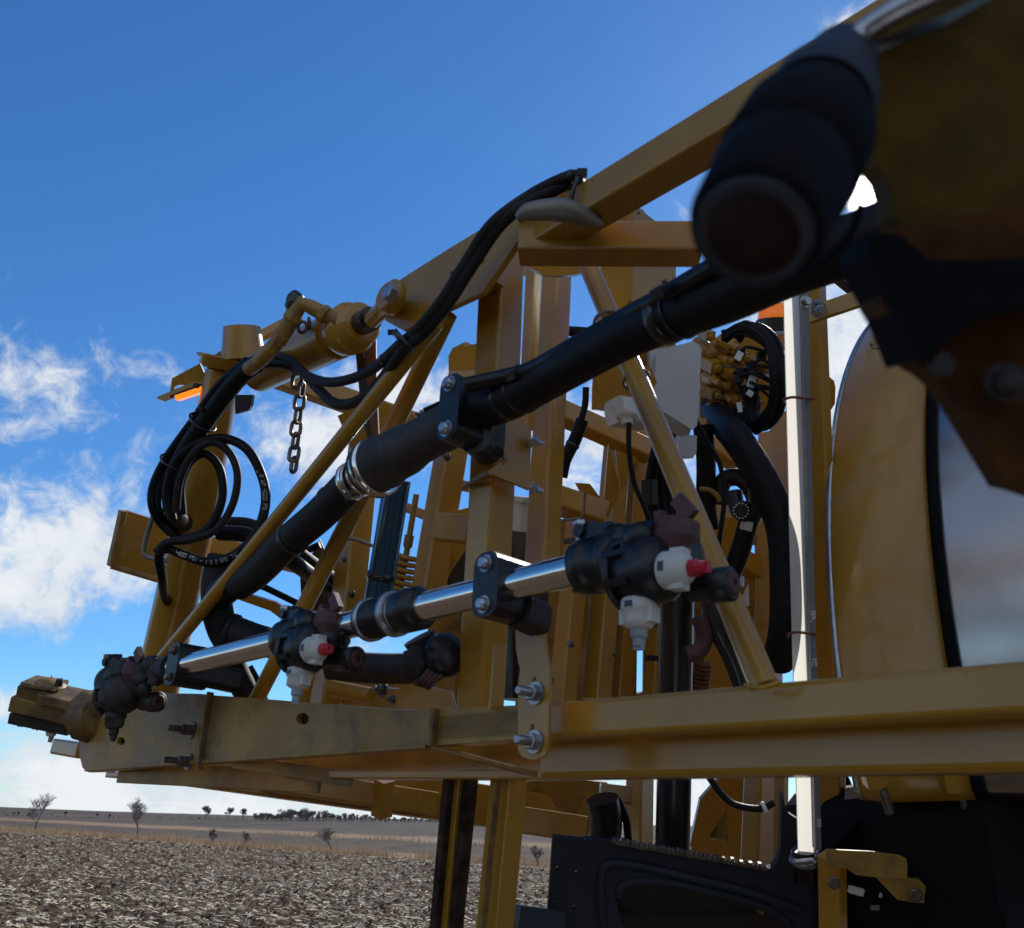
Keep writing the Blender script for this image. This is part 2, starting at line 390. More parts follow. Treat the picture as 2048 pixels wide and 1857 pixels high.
# crop stubble and clods lying on the near field
STRAW = mat('straw', (.66, .53, .36), .8, var=.75, vscale=6)
CLOD = mat('clod', (.088, .054, .034), .95, spec=.1, var=.45, vscale=7, bump=.8, bscale=40)
def scatter(n, seed):
    rr = random.Random(seed); k = 0
    while k < n:
        a = R(rr.uniform(-36, 12)); d = 8.5*(11.0**(rr.random()**1.15))
        x, y = d*math.sin(a), d*math.cos(a)
        if sdist(x, y) > -1.5: continue
        k += 1; yield rr, x, y, d
vs, fs = [], []
for rr, x, y, d in scatter(42000, 3):
    if noise.noise(Vector((x*.35, y*.35, 9))) < -.28 and rr.random() < .6: continue
    L = rr.uniform(.05, .17)*(1+(rr.random() < .06)*1.4); wd = rr.uniform(.006, .014)*(1+d/45); th = rr.uniform(0, 6.28); z = hz(x, y)+rr.uniform(.0, .04)
    dx_, dy_ = math.cos(th), math.sin(th); bend = rr.uniform(-.3, .3)*L; tl = rr.uniform(-.25, .35)*L; n0 = len(vs)
    for q in (-.5, 0, .5):
        cx_ = x+dx_*L*q-dy_*bend*q*q; cy_ = y+dy_*L*q+dx_*bend*q*q; cz = z+tl*(q+.5)+.01
        vs += [(cx_-dy_*wd/2, cy_+dx_*wd/2, cz), (cx_+dy_*wd/2, cy_-dx_*wd/2, cz+wd*.6)]
    fs += [(n0, n0+1, n0+3, n0+2), (n0+2, n0+3, n0+5, n0+4)]
def raw(name, vs, fs, mt, label=None, category=None, kind=None):
    me = bpy.data.meshes.new(name); me.from_pydata(vs, [], fs); me.materials.append(mt)
    o = bpy.data.objects.new(name, me); COL.objects.link(o); ORG[o.name] = Vector((0, 0, 0))
    if label: o['label'] = label; o['category'] = category
    if kind: o['kind'] = kind
    return o
raw('crop_stubble', vs, fs, STRAW, 'pale straw and stalk litter scattered over the dark ploughed field', 'stubble', 'stuff')
vs, fs = [], []
for rr, x, y, d in scatter(26000, 5):
    s_ = rr.uniform(.012, .045)*(1+(rr.random() < .06)*.9)*(1+d/90); z = hz(x, y); n0 = len(vs)
    for (a, b_, c_) in ((1, 0, 0), (0, 1, 0), (-1, 0, 0), (0, -1, 0), (0, 0, 1), (.6, .6, .6), (-.6, .5, .7)):
        k = s_*rr.uniform(.6, 1.3); vs.append((x+a*k*1.4, y+b_*k*1.4, z+c_*k*.9-.004))
    fs += [(n0, n0+1, n0+5), (n0, n0+5, n0+4), (n0+1, n0+4, n0+5), (n0+1, n0+2, n0+6), (n0+1, n0+6, n0+4), (n0+2, n0+3, n0+4), (n0+2, n0+4, n0+6), (n0+3, n0, n0+4)]
raw('soil_clods', vs, fs, CLOD, 'dark brown soil clods covering the near field', 'soil clods', 'stuff')
# dry grass verge
DRY = mat('dry_grass', (.52, .37, .21), .9, var=.4, vscale=.8)
vs, fs = [], []; rr = random.Random(11); L_ = (B1-B0).length
for i in range(34000):
    t_ = rr.uniform(-.05, 1.5); o_ = rr.random()**1.4*9; p = B0+bd*(L_*t_)+bn*o_
    if rr.random() < .12: p += bn*rr.uniform(38, 44)
    if noise.noise(Vector((p.x*.22, p.y*.22, 2)))+rr.uniform(-.4, .4) < -.15: continue
    h_ = rr.uniform(.2, .75)*(1+.8*noise.noise(Vector((p.x*.3, p.y*.3, 0)))); z = hz(p.x, p.y); a = rr.uniform(0, 6.28); wd = rr.uniform(.015, .04); n0 = len(vs)
    lx, ly = rr.uniform(-.2, .2)*h_, rr.uniform(-.2, .2)*h_
    vs += [(p.x-math.cos(a)*wd, p.y-math.sin(a)*wd, z), (p.x+math.cos(a)*wd, p.y+math.sin(a)*wd, z), (p.x+lx, p.y+ly, z+h_)]
    fs.append((n0, n0+1, n0+2))
raw('dry_grass', vs, fs, DRY, 'strip of tan dry grass along the far edge of the field', 'grass', 'stuff')
# bare trees
BARK = mat('grey_bark', (.095, .075, .066), .9, var=.3, vscale=2)
TWIG = mat('grey_twigs', (.17, .14, .13), .9, var=.25, vscale=2)
def limb(vs, fs, p, q, r0_, r1_, n=4):
    a, sd, u = frame(q-p, Vector((.3, .9, .1))); n0 = len(vs)
    for c_, r_ in ((p, r0_), (q, r1_)):
        for j in range(n): vs.append(tuple(c_+(sd*math.cos(6.283*j/n)+u*math.sin(6.283*j/n))*r_))
    for j in range(n): fs.append((n0+j, n0+(j+1) % n, n0+n+(j+1) % n, n0+n+j))
def branchy(base, H, seed, spread=.6, depth=5, trunk=.3, r=None, minr=.004):
    rr = random.Random(seed); tv, tf, cv_, cf = [], [], [], []
    r = r or H*.016
    def go(p, d, L, r, k):
        q = p; n_ = 3
        for i in range(n_):
            d = (d+Vector((rr.uniform(-1, 1), rr.uniform(-1, 1), rr.uniform(-.3, .6)))*.2).normalized()
            q2 = q+d*L/n_; ra, rb = r*(1-.3*i/n_), r*(1-.3*(i+1)/n_)
            if k == 0: limb(tv, tf, q, q2, ra, rb, 6)
            else: limb(cv_, cf, q, q2, max(ra, minr), max(rb, minr), 3)
            q = q2
            if k < depth and i > 0:
                for _ in range(rr.choice((1, 2))):
                    s_ = Vector((rr.uniform(-1, 1), rr.uniform(-1, 1), rr.uniform(-.1, .9))).normalized()
                    go(q, (d*(1-spread*.6)+s_*spread).normalized(), L*rr.uniform(.55, .8), r*.55, k+1)
        if k < depth:
            for _ in range(2):
                s_ = Vector((rr.uniform(-1, 1), rr.uniform(-1, 1), rr.uniform(0, .8))).normalized()
                go(q, (d*(1-spread*.5)+s_*spread).normalized(), L*rr.uniform(.6, .85), r*.6, k+1)
    go(base, Vector((rr.uniform(-.08, .08), 0, 1)).normalized(), H*trunk, r, 0)
    return tv, tf, cv_, cf
def tree(base, H, seed, label, group, **k):
    t_ = thing('bare_tree', base, label, 'tree', group)
    tv, tf, cv_, cf = branchy(Vector((0, 0, 0)), H, seed, **k)
    for nm, a, b_, mt in (('trunk', tv, tf, BARK), ('crown', cv_, cf, TWIG)):
        o = raw(nm, a, b_, mt); o.parent = t_
    return t_
def hpos(x, dist):                             # a point on the ground on the azimuth of pixel x
    v = ray(x, 1650); v.z = 0; v.normalize(); p = v*dist; p.z = hz(p.x, p.y)-.05; return p
def onedge(x, off):
    v = ray(x, 1650); v.z = 0; v.normalize(); s_ = (B0.dot(bn)+off)/v.dot(bn); p = v*s_; p.z = hz(p.x, p.y)-.05; return p
gT = 'bare saplings along the field edge'
for (x, off, hp, seed, lab, sp) in ((72, 3, 80, 21, 'thin bare sapling in the dry grass at the far left', .5), (278, 3, 86, 8, 'spreading leafless sapling below the rusty beam end', .62),
        (670, 3, 62, 31, 'bushy leafless sapling beside the two hanging posts', .55), (430, 3, 32, 14, 'small leafless shrub right of the spreading sapling', .5),
        (492, 3, 34, 17, 'small twiggy shrub in the tan grass below the tank frame', .5), (1078, 2, 46, 44, 'dark leafless bush between yellow post and black fender', .5)):
    p = onedge(x, off); d = (p-CAM).dot(fw)
    tree(p, pxm(hp*1.2, d), seed, lab, gT, spread=sp+.15, depth=4, r=pxm(1.7, d), minr=pxm(.22, d), trunk=.26)
gF = 'bare trees on the horizon'
for i, (x, hp, w_, lab) in enumerate(((22, 9, 0, 'smallest bare tree on the skyline at the far left'), (32, 8, 0, 'low bare tree next to the smallest skyline tree'), (126, 11, 0, 'short skyline tree behind the thin sapling'),
        (190, 9, 0, 'low skyline tree between the two saplings'), (216, 7, 0, 'very low skyline tree left of the spreading sapling'), (408, 26, 0, 'first of the three tall bare trees on the horizon'),
        (453, 23, 0, 'middle of the three tall bare trees on the horizon'), (484, 24, 0, 'last of the three tall bare trees, next to the wood'))):
    p = hpos(x, 355); d = (p-CAM).dot(fw)
    tree(p, pxm(hp*2.7, d), 50+i, lab, gF, spread=.75, depth=4, trunk=.13, r=pxm(.8, d), minr=pxm(.26, d))
vs, fs = [], []; rr = random.Random(77)
for i in range(420):
    x = rr.uniform(505, 1120) if i > 60 else rr.uniform(-40, 520); hp = rr.uniform(8, 20)*(1.5 if 560 < x < 650 else 1) if x > 505 else rr.uniform(2, 5)
    if x > 740: hp *= .6
    p = hpos(x, rr.uniform(335, 375)); d = (p-CAM).dot(fw)
    tv, tf, cv_, cf = branchy(p, pxm(hp*1.9, d), 900+i, spread=.7, depth=3, trunk=.16, r=pxm(.6, d), minr=pxm(.22, d))
    for a, b_ in ((tv, tf), (cv_, cf)):
        n0 = len(vs); vs += a; fs += [tuple(j+n0 for j in q) for q in b_]
raw('far_off_wood', vs, fs, TWIG, 'grey leafless wood running along the horizon', 'wood', 'stuff')

# ================================================================== NEAR BOOM SECTION (welded frame)
BOOM = thing('boom_section', P(1060, 1450, 1.45), 'near yellow welded boom section with long bottom tubes, post and slanting top arm', 'boom section')
def chordpt(t): return PF0 + MX*t
m = MB(); m.beam(PF0+MX*-.25+MY*.026, PF0+MX*2.2+MY*.026, .052, .052, rad=.007)
m.build('lower_chord', YEL, BOOM)
c0 = Qp(1500, 1507, PF0+MY*.11, MY)
m = MB(); m.beam(c0-MX*.36, c0+MX*2.0, .06, .062, rad=.010); m.build('bottom_tube', YEL, BOOM)
# tapered front plate running to the far end
out = [(1085, 1409), (863, 1418), (805, 1422), (550, 1400), (427, 1391), (400, 1388), (344, 1387), (290, 1382), (230, 1377), (205, 1377), (183, 1382), (170, 1392),
       (158, 1420), (149, 1452), (157, 1470), (159, 1512), (165, 1536), (176, 1545), (213, 1544), (375, 1529), (500, 1519), (640, 1507), (770, 1497), (860, 1492), (1085, 1475)]
m = MB(); m.plate([FR(*p) for p in out], MY*.012, [ell(605, 1438, 13, 12, rot=0), ell(242, 1483, 8, 8)])
m.build('front_plate', YELD, BOOM)
m = MB(); m.beam(FR(605, 1400, .012), FR(640, 1400, .012), .001, .001)
m = MB(); m.plate([FR(400, 1392, .03), FR(860, 1422, .03), FR(1085, 1412, .03), FR(1085, 1470, .03), FR(860, 1488, .03), FR(400, 1522, .03)], MY*.008); m.build('inner_plate', YEL, BOOM)
m = MB(); m.beam(FR(872, 1418, -.004), FR(866, 1492, -.004), .022, .010, rad=.004); m.build('splice_strip', YELW, BOOM)
m = MB(); m.beam(FR(421, 1385, -.006), FR(398, 1540, -.006), .016, .008, rad=.002, ref=MX); m.build('strap_edge', YELW, BOOM)
for (x, y) in ((385, 1461), (378, 1524)):
    m = MB(); p = FR(x, y); m.bolt(p, -MY, .013, shaft=.045); m.hexb(p-MY*.018, -MY, .0125, .012); m.build('bolt', CHN, BOOM)
# underside box of the taper
def flange(pts, back, m_, nm, th=.006):
    q = MB(); q.plate([FR(x, y, back) for x, y in pts], MY*th); q.build(nm, m_, BOOM)
flange([(375, 1529), (860, 1492), (1085, 1478), (1096, 1555), (700, 1560), (420, 1572), (260, 1556)], .16, YEL, 'rear_web')
m = MB(); a_ = [FR(170, 1543, .0), FR(500, 1519, .0), FR(860, 1492, .0), FR(1085, 1476, 0)]; b_ = [FR(215, 1552, .16), FR(500, 1560, .155), FR(860, 1560, .155), FR(1085, 1555, .155)]
m.beam(FR(228, 1551, .15), FR(1110, 1551, .15), .05, .016, rad=.003); m.build('bottom_flange', YEL, BOOM)
m = MB(); m.beam(FR(180, 1541, .01), FR(863, 1494, .01), .03, .008, rad=.002); m.beam(FR(863, 1494, .01), FR(1100, 1558, .15), .03, .008, rad=.002); m.build('bottom_flange', YELD, BOOM)
m = MB(); m.beam(FR(470, 1523, .02), FR(705, 1560, .155), .012, .03, rad=.002); m.beam(FR(240, 1546, .02), FR(640, 1562, .15), .010, .05, rad=.002); m.build('cross_web', YELD, BOOM)
m = MB(); m.blob(P(268, 1556, 2.55), .06, (1.15, .5, .22), .18, 3, 9, 3, (MX, MY, Z)); m.build('mud_clump', YELW, BOOM)
m = MB(); m.beam(FR(120, 1494, .05), FR(170, 1502, .05), .05, .045, rad=.006); m.build('stub_tube', YEL, BOOM)
# far rail going away to the right (seen under the beam)
m = MB(); e0, e1 = P(330, 1518, 2.62), P(1130, 1636, 3.15)
m.beam(e0, e1, .09, .13, rad=.006); m.beam(P(545, 1560, 2.66), P(860, 1608, 2.88), .11, .07, rad=.006)
m.build('far_rail', YEL, BOOM)
for (x, d) in ((930, 2.9), (770, 2.75)):
    m = MB(); m.beam(P(x, 1560, d), P(x-7, 1632, d), .05, .05); m.build('far_upright', YEL, BOOM)
# post
m = MB(); m.beam(P(1006, 470, 1.75), P(986, 965, 1.60), .063, .063, rad=.006); m.build('upper_post', YEL, BOOM)
m = MB(); m.beam(P(986, 940, 1.615), P(960, 1430, 1.545), .061, .061, rad=.006); m.build('lower_post', YEL, BOOM)
# weld bead detail and doubler on lower post
m = MB(); m.beam(P(999, 1290, 1.462), P(990, 1420, 1.425), .028, .005, rad=.002); m.build('doubler_plate', YEL, BOOM)
# bracket plate on post
PB = P(1020, 900, 1.55)
def BR(x, y, back=0): return Qp(x, y, PB+MX*back, MX)
m = MB(); m.plate([BR(1008, 862), BR(1008, 905), BR(1009, 918), BR(974, 945), BR(1060, 980), BR(1063, 860), BR(1058, 850), BR(1045, 845)], -MX*.006); m.build('clamp_plate', YEL, BOOM)
for (x, y) in ((1069, 882), (1067, 977)):
    m = MB(); p = P(x-6, y, 1.58); m.bolt(p, (rt+up*-.25-fw*.1), .009, shaft=.012); m.build('bolt', ZNC, BOOM)
m = MB(); m.tube([P(1010, 910, 1.53), P(1008, 922, 1.53), P(985, 940, 1.535), P(960, 955, 1.55), P(928, 975, 1.62)], .0045); m.build('u_bolt', GLV, BOOM)
# top arm: plate to the left with eye, box tube below
PA = P(960, 540, 1.60)
def AR(x, y, back=0): return Qp(x, y, PA+MY*back, MY)
arm = [(1040, 440), (1030, 412), (1027, 398), (1057, 385), (1104, 361), (1112, 364), (1120, 380), (1085, 440), (1040, 475), (1003, 530), (963, 586), (866, 631), (835, 647), (806, 661), (771, 642), (766, 610), (772, 588), (793, 565), (817, 549), (894, 500), (950, 466), (1000, 436)]
m = MB(); m.plate([AR(*p) for p in arm], MY*.012); m.build('arm_plate', YEL, BOOM)
m = MB(); m.beam(AR(835, 612, .045), AR(990, 535, .045), .060, .055, rad=.005); m.build('arm_tube', YEL, BOOM)
m = MB(); m.lathe(AR(789, 588, 0), -MY, [(0, .028), (.010, .028), (.012, .026)], 32); m.build('pin_boss', YEL, BOOM)
# weld seams
m = MB()
for (a1, a2) in (((902, 545), (966, 520)), ((1060, 470), (1120, 440))):
    m.tube([AR(*a1, -.002), AR((a1[0]+a2[0])/2, (a1[1]+a2[1])/2, -.004), AR(*a2, -.002)], .0035)
m.build('weld_seam', YELD, BOOM)
# upper chord rising to the right
P1 = P(1130, 445, 1.50); 
v_ = ray(1790, 55); best = None
d1 = P(1795, 52, 1.12)
m = MB(); dirv = (d1-P1).normalized(); m.beam(P1-dirv*.06, d1+dirv*1.2, .060, .060, rad=.005); m.build('upper_chord', YEL, BOOM)
m = MB(); m.beam(P(1040, 488, 1.53), P(1400, 489, 1.50), .055, .058, rad=.005); m.build('top_crossbar', YEL, BOOM)
# slanted struts left
m = MB(); m.tube([P(325, 1318, 2.16), P(610, 970, 1.88), P(872, 645, 1.62)], .0165, spline=False, n=20); m.build('diagonal_brace', YEL, BOOM)
m = MB(); m.tube([P(512, 1402, 2.05), P(690, 1055, 1.9), P(896, 628, 1.67)], .0185, spline=False, n=20); m.build('diagonal_brace', YEL, BOOM)
# right diagonal brace
m = MB(); m.tube([P(1163, 500, 1.72), P(1279, 772, 1.50), P(1530, 1375, 1.13)], .0185, spline=False, n=28); m.build('diagonal_brace', YEL, BOOM)
# hanging strap plate with two slotted bolts
PS = P(1065, 1400, 1.315)
def SR(x, y, back=0): return Qp(x, y, PS+MY*back, MY)
def slot(x, y, rx, ry): return [SR(x+rx*math.cos(2*math.pi*i/14), y+ry*math.sin(2*math.pi*i/14)) for i in range(14)]
st = [(1030, 1245), (1090, 1225), (1088, 1275), (1092, 1305), (1098, 1330), (1099, 1365), (1096, 1490), (1090, 1510), (1075, 1518), (1058, 1519), (1042, 1512), (1036, 1500), (1036, 1370), (1040, 1340), (1032, 1300)]
m = MB(); m.plate([SR(*p) for p in st], MY*.006, [slot(1069, 1366, 5, 12), slot(1065, 1461, 5, 13)]); sp = m.build('hanger_plate', YEL, BOOM)
for (x, y) in ((1064, 1387), (1062, 1484)):
    m = MB(); p = SR(x+8, y, -.001); m.lathe(p, -MY, [(0, .0165), (.003, .0165)], 24); m.hexb(p-MY*.003, -MY, .0125, .012); m.lathe(p-MY*.015, -MY, [(0, .007), (.022, .007), (.024, .005)], 14)
    m.build('slot_bolt', ZNC, BOOM)
# ring clamps on the right diagonal
for (x, y, d) in ((1213, 642, 1.60), (1272, 760, 1.52)):
    c_ = P(x, y, d); ax = (P(1530, 1375, 1.13)-P(1163, 500, 1.72)).normalized()
    m = MB(); m.torus(c_, ax, .0225, .0032, 30, 8); m.build('u_bolt', GLV, BOOM)
m = MB(); m.plate([P(1285, 735, 1.56), P(1298, 731, 1.56), P(1314, 764, 1.56), P(1306, 778, 1.56), P(1290, 782, 1.56), P(1262, 740, 1.56)], fw*.006); m.build('saddle_plate', YEL, BOOM)
# lower-right posts under the beam
m = MB(); m.beam(P(1020, 1540, 1.62), P(985, 1900, 1.62), .05, .05, rad=.004); m.build('hanging_post', YEL, BOOM)
m = MB(); m.beam(P(898, 1555, 1.70), P(866, 1900, 1.70), .018, .016, rad=.002); m.build('worn_guide_rail', WDB, BOOM)
m = MB(); m.beam(P(942, 1555, 1.70), P(907, 1900, 1.70), .026, .018, rad=.002); m.build('worn_guide_rail', WDB, BOOM)
m = MB(); m.beam(P(923, 1555, 1.76), P(889, 1900, 1.76), .05, .02, rad=.002); m.build('rail_back', YEL, BOOM)
m = MB(); m.beam(P(919, 1550, 1.70), P(888, 1900, 1.70), .012, .012, rad=.002); m.build('rail_core', YEL, BOOM)
m = MB(); m.beam(P(997, 1555, 1.585), P(962, 1900, 1.585), .014, .004, rad=.001); m.build('wear_strip', YELW, BOOM)
m = MB(); m.plate([P(1052, 532, 1.80), P(1110, 520, 1.80), P(1185, 524, 1.80), P(1170, 545, 1.80), P(1150, 550, 1.80), P(1120, 552, 1.80), P(1088, 550, 1.80)], fw*.02); m.build('node_plate', YEL, BOOM)
m = MB(); m.tube([P(1490, 1371, 1.10), P(1525, 1375, 1.08), P(1560, 1364, 1.08)], .003, n=8); m.build('weld_bead', YEL, BOOM)
m = MB(); m.plate([FR(200, 1400, .03), FR(420, 1400, .03), FR(420, 1520, .03), FR(200, 1530, .03)], MY*.008); m.build('inner_plate', YELW, BOOM)

# ------------------------------------------------------------------ end latch at the far left
LAT = thing('boom_latch', P(110, 1410, 2.6), 'muddy stacked latch block jutting out past the far left beam end', 'latch')
ld = (P(190, 1440, 2.6)-P(40, 1405, 2.6)).normalized(); lu = ld.cross(fw).normalized(); lu = lu if lu.z > 0 else -lu
def lb(x0, y0, x1, y1, hpx, d, dep, mt, nm, par=LAT):
    q = MB(); q.beam(P(x0, y0, d), P(x1, y1, d), dep, pxm(hpx, d), rad=.004, ref=lu); q.build(nm, mt, par)
lb(38, 1400, 165, 1430, 30, 2.6, .10, YELW, 'latch_body'); lb(36, 1428, 152, 1452, 22, 2.62, .10, PLAM, 'latch_base')
lb(50, 1377, 170, 1402, 26, 2.62, .09, YELW, 'latch_block'); lb(92, 1390, 170, 1408, 20, 2.58, .10, YELW, 'latch_block')
lb(57, 1362, 122, 1372, 9, 2.6, .09, YELW, 'top_washer_plate')
m = MB(); m.lathe(P(100, 1369, 2.6), lu, [(0, .045), (.012, .03), (.016, .01)], 20); m.build('dome_cap', YELD, LAT)
m = MB(); m.hexb(P(117, 1372, 2.58), lu, .011, .02); m.build('bolt', PLAM, LAT)
m = MB(); m.tube([P(102, 1362, 2.6), P(103, 1350, 2.6)], .001); m.build('wire_end', BLK, LAT)
m = MB(); m.lathe(P(185, 1432, 2.5), (P(150, 1430, 2.55)-P(196, 1428, 2.45)), [(-.04, .05), (-.01, .062), (.012, .075), (.016, .072), (.03, .045)], 9); m.build('pivot_nut', YELW, LAT)
m = MB()
rr = random.Random(5)
for i in range(26): m.blob(P(40+i*5.2+rr.uniform(-3, 3), 1440+i*1.0+rr.uniform(-1, 7), 2.6), rr.uniform(.006, .014), amp=.3, n=5, seed=i)
m.build('mud_crust', PLAM, LAT)
m = MB(); m.cyl(P(108, 1446, 2.6), P(107, 1456, 2.6), .011); m.build('nozzle_stem', PLAM, LAT)
NZ0 = thing('spray_tip', P(106, 1460, 2.6), 'small white spray tip hanging under the muddy latch block', 'spray tip')
m = MB(); m.lathe(P(107, 1453, 2.6), -Z+rt*-.12, [(0, .020), (.012, .021), (.013, .017), (.024, .014), (.03, .010)], 10); m.build('cap', WHT, NZ0)
m = MB(); m.lathe(P(103, 1474, 2.6), -Z+rt*-.12, [(0, .008), (.016, .006)], 8); m.build('tip', GRT, NZ0)

# ================================================================== MAST AND UPPER LEFT
MAST = thing('pivot_mast', P(320, 1340, 2.4), 'leaning round yellow mast tube with plate cap at its top', 'mast')
m = MB(); m.tube([P(296, 1460, 2.46), P(395, 1010, 2.42), P(447, 745, 2.42)], [.060, .056, .046], spline=False, n=32); m.build('mast_tube', YEL, MAST)
m = MB(); m.lathe(P(444, 742, 2.40), (P(450, 715, 2.40)-P(444, 742, 2.40)), [(0, .045), (.008, .062), (.022, .062), (.03, .075), (.034, .07)], 32); m.build('top_flange', YEL, MAST)
m = MB(); m.tube([P(487, 722, 2.38), P(484, 655, 2.38)], [.058, .048], n=28, spline=False); m.build('pin_tube', YEL, MAST)
m = MB(); m.plate([P(398, 724, 2.4), P(447, 702, 2.4), P(540, 690, 2.4), P(560, 712, 2.4), P(500, 745, 2.4), P(430, 748, 2.4)], fw*.03); m.build('cap_plate', YELD, MAST)
m = MB(); m.plate([P(455, 735, 2.36), P(478, 722, 2.36), P(490, 730, 2.36), P(487, 742, 2.36), P(470, 748, 2.36)], fw*.01); m.build('grease_patch', GLV, MAST)
m = MB(); m.plate([P(670/3.323, 0, 2)]*3 if False else [P(505, 790, 2.3), P(503, 808, 2.3), P(498, 820, 2.3), P(470, 828, 2.3), P(470, 790, 2.3)], fw*.02); m.build('stop_block', PLAM, MAST)
# lamp bracket arm and cross arms
m = MB(); m.plate([P(344, 757, 2.45), P(400, 727, 2.45), P(408, 745, 2.45), P(432, 748, 2.45), P(420, 760, 2.45), P(340, 785, 2.45)], fw*.006,
   [[P(346+14*math.cos(i)+16, 777-7*math.sin(i), 2.45) for i in [k*.628 for k in range(10)]]]); m.plate([P(313, 797, 2.40), P(330, 804, 2.40), P(430, 762, 2.45), P(424, 750, 2.47)], fw*.004+up*.004); m.build('lamp_bracket', YEL, MAST)
m = MB(); m.beam(P(440, 716, 2.5), P(600, 632, 2.5), .02, .028, rad=.003); m.build('rear_arm', YEL, MAST)
# big channel plate left and horizontal rails behind mast
m = MB(); m.plate([P(240, 1024, 2.75), P(248, 1021, 2.75), P(345, 1052, 2.8), P(330, 1160, 2.8), P(300, 1156, 2.78), P(219, 1131, 2.75), P(222, 1115, 2.75)], fw*.02); m.build('channel_plate', YEL, MAST)
m = MB(); m.beam(P(246, 1022, 2.70), P(222, 1132, 2.70), .02, .03, rad=.006); m.beam(P(222, 1132, 2.72), P(330, 1164, 2.78), .03, .014, rad=.003); m.build('channel_lip', YELD, MAST)
m = MB(); m.beam(P(410, 1090, 2.7), P(700, 1150, 2.8), .04, .05, rad=.004); m.build('rear_rail', YEL, MAST)
m = MB(); m.plate([P(466, 1180, 2.6), P(550, 1205, 2.6), P(600, 1235, 2.6), P(580, 1252, 2.6), P(540, 1222, 2.6), P(466, 1196, 2.6)], fw*.02)
m.plate([P(400, 1175, 2.6), P(470, 1180, 2.6), P(466, 1199, 2.6), P(395, 1180, 2.6)], fw*.02); m.build('gusset', YEL, MAST)
m = MB(); m.beam(P(560, 1128, 2.7), P(645, 1148, 2.72), .03, .03, rad=.003); m.build('rail_end', YEL, MAST)

LAMP = thing('marker_lamp', P(385, 780, 2.4), 'glowing amber marker lamp under the bracket at the mast top', 'marker lamp')
m = MB(); m.beam(P(355, 797, 2.42), P(421, 775, 2.42), .035, .014, rad=.003, ref=up); m.build('lamp_lens', AMB, LAMP)
m = MB(); m.beam(P(344, 794, 2.42), P(423, 764, 2.42), .030, .006, rad=.002, ref=up); m.build('lamp_base', BLK, LAMP)
m = MB(); m.blob(P(393, 772, 2.40), .010, (1, .5, .8), .2, 3, 6, 1); m.build('grommet', PLAM, LAMP)

# ------------------------------------------------------------------ tilt cylinder on top
CY = thing('hydraulic_cylinder', P(620, 690, 2.05), 'yellow hydraulic cylinder lying between mast top and slanting top arm', 'hydraulic cylinder')
ca, cb = P(520, 742, 2.30), P(672, 672, 2.02)
m = MB(); m.cyl(ca, cb, .054, n=36); m.build('barrel', YEL, CY)
ca_ = (cb-ca).normalized()
hc = P(707, 655, 1.96)
m = MB(); m.lathe(hc-ca_*.05, ca_, [(-.03, .045), (0, .050), (.008, .056), (.045, .058), (.05, .054), (.052, .048), (.085, .047), (.09, .04), (.09, .02)], 36); m.build('gland_head', YEL, CY)
m = MB(); m.cyl(hc+ca_*.02, P(742, 638, 1.88), .026); m.build('piston_rod', BLK, CY)
m = MB(); m.tube([P(745, 640, 1.86), P(768, 618, 1.80), P(787, 600, 1.72)], [.018, .019, .022], spline=False)
m.lathe(P(782, 598, 1.70), MY, [(-.016, .026), (-.013, .030), (.013, .030), (.016, .026)], 32); m.build('rod_eye', YEL, CY)
m = MB(); m.hexb(P(782, 588, 1.655), -MY, .0155, .012); m.cyl(P(788, 592, 1.72), P(782, 588, 1.66), .013); m.build('pin_head', ZNC, CY)
m = MB(); m.cyl(P(685, 650, 1.94), P(636, 622, 1.94), .017); m.hexb(P(652, 632, 1.93), P(636, 620, 1.94)-P(660, 636, 1.94), .021, .014); m.build('port_fitting', YELD, CY)
m = MB(); m.tube([P(645, 626, 1.94), P(625, 616, 1.94), P(604, 608, 1.94), P(590, 628, 1.95), P(575, 655, 1.96), P(562, 675, 1.97)], .017, spline=False); m.hexb(P(590, 628, 1.95), P(580, 645, 1.95)-P(590, 628, 1.95), .021, .02)
m.lathe(P(566, 668, 1.96), P(540, 705, 1.99)-P(566, 668, 1.96), [(0, .019), (.02, .020), (.021, .016), (.05, .0165)], 8, True); m.build('elbow_fitting', YELD, CY)
m = MB(); m.blob(P(590, 606, 1.97), .026, (.8, .8, 1.05), .12, 2, 10, 4); m.build('rubber_boot', BLK, CY)
m = MB(); m.tube([P(550, 690, 1.98), P(524, 718, 2.03), P(498, 738, 2.08)], .017); m.build('hose_ferrule', YELD, CY)

# rust-brown strap and cotter pieces under the cylinder head
ST = thing('brown_strap', P(740, 790, 2.02), 'tapering rust brown strap below the cylinder head', 'strap')
m = MB(); m.plate([P(726, 680, 2.05), P(752, 676, 2.05), P(753, 770, 2.04), P(758, 880, 2.02), P(740, 888, 2.02), P(734, 800, 2.04)], fw*.01); m.build('strap_face', BRN, ST)
m = MB(); m.plate([P(711, 706, 2.045), P(726, 700, 2.045), P(734, 800, 2.035), P(742, 888, 2.015), P(736, 891, 2.015), P(720, 800, 2.04)], fw*.008); m.build('strap_side', PLAM, ST)

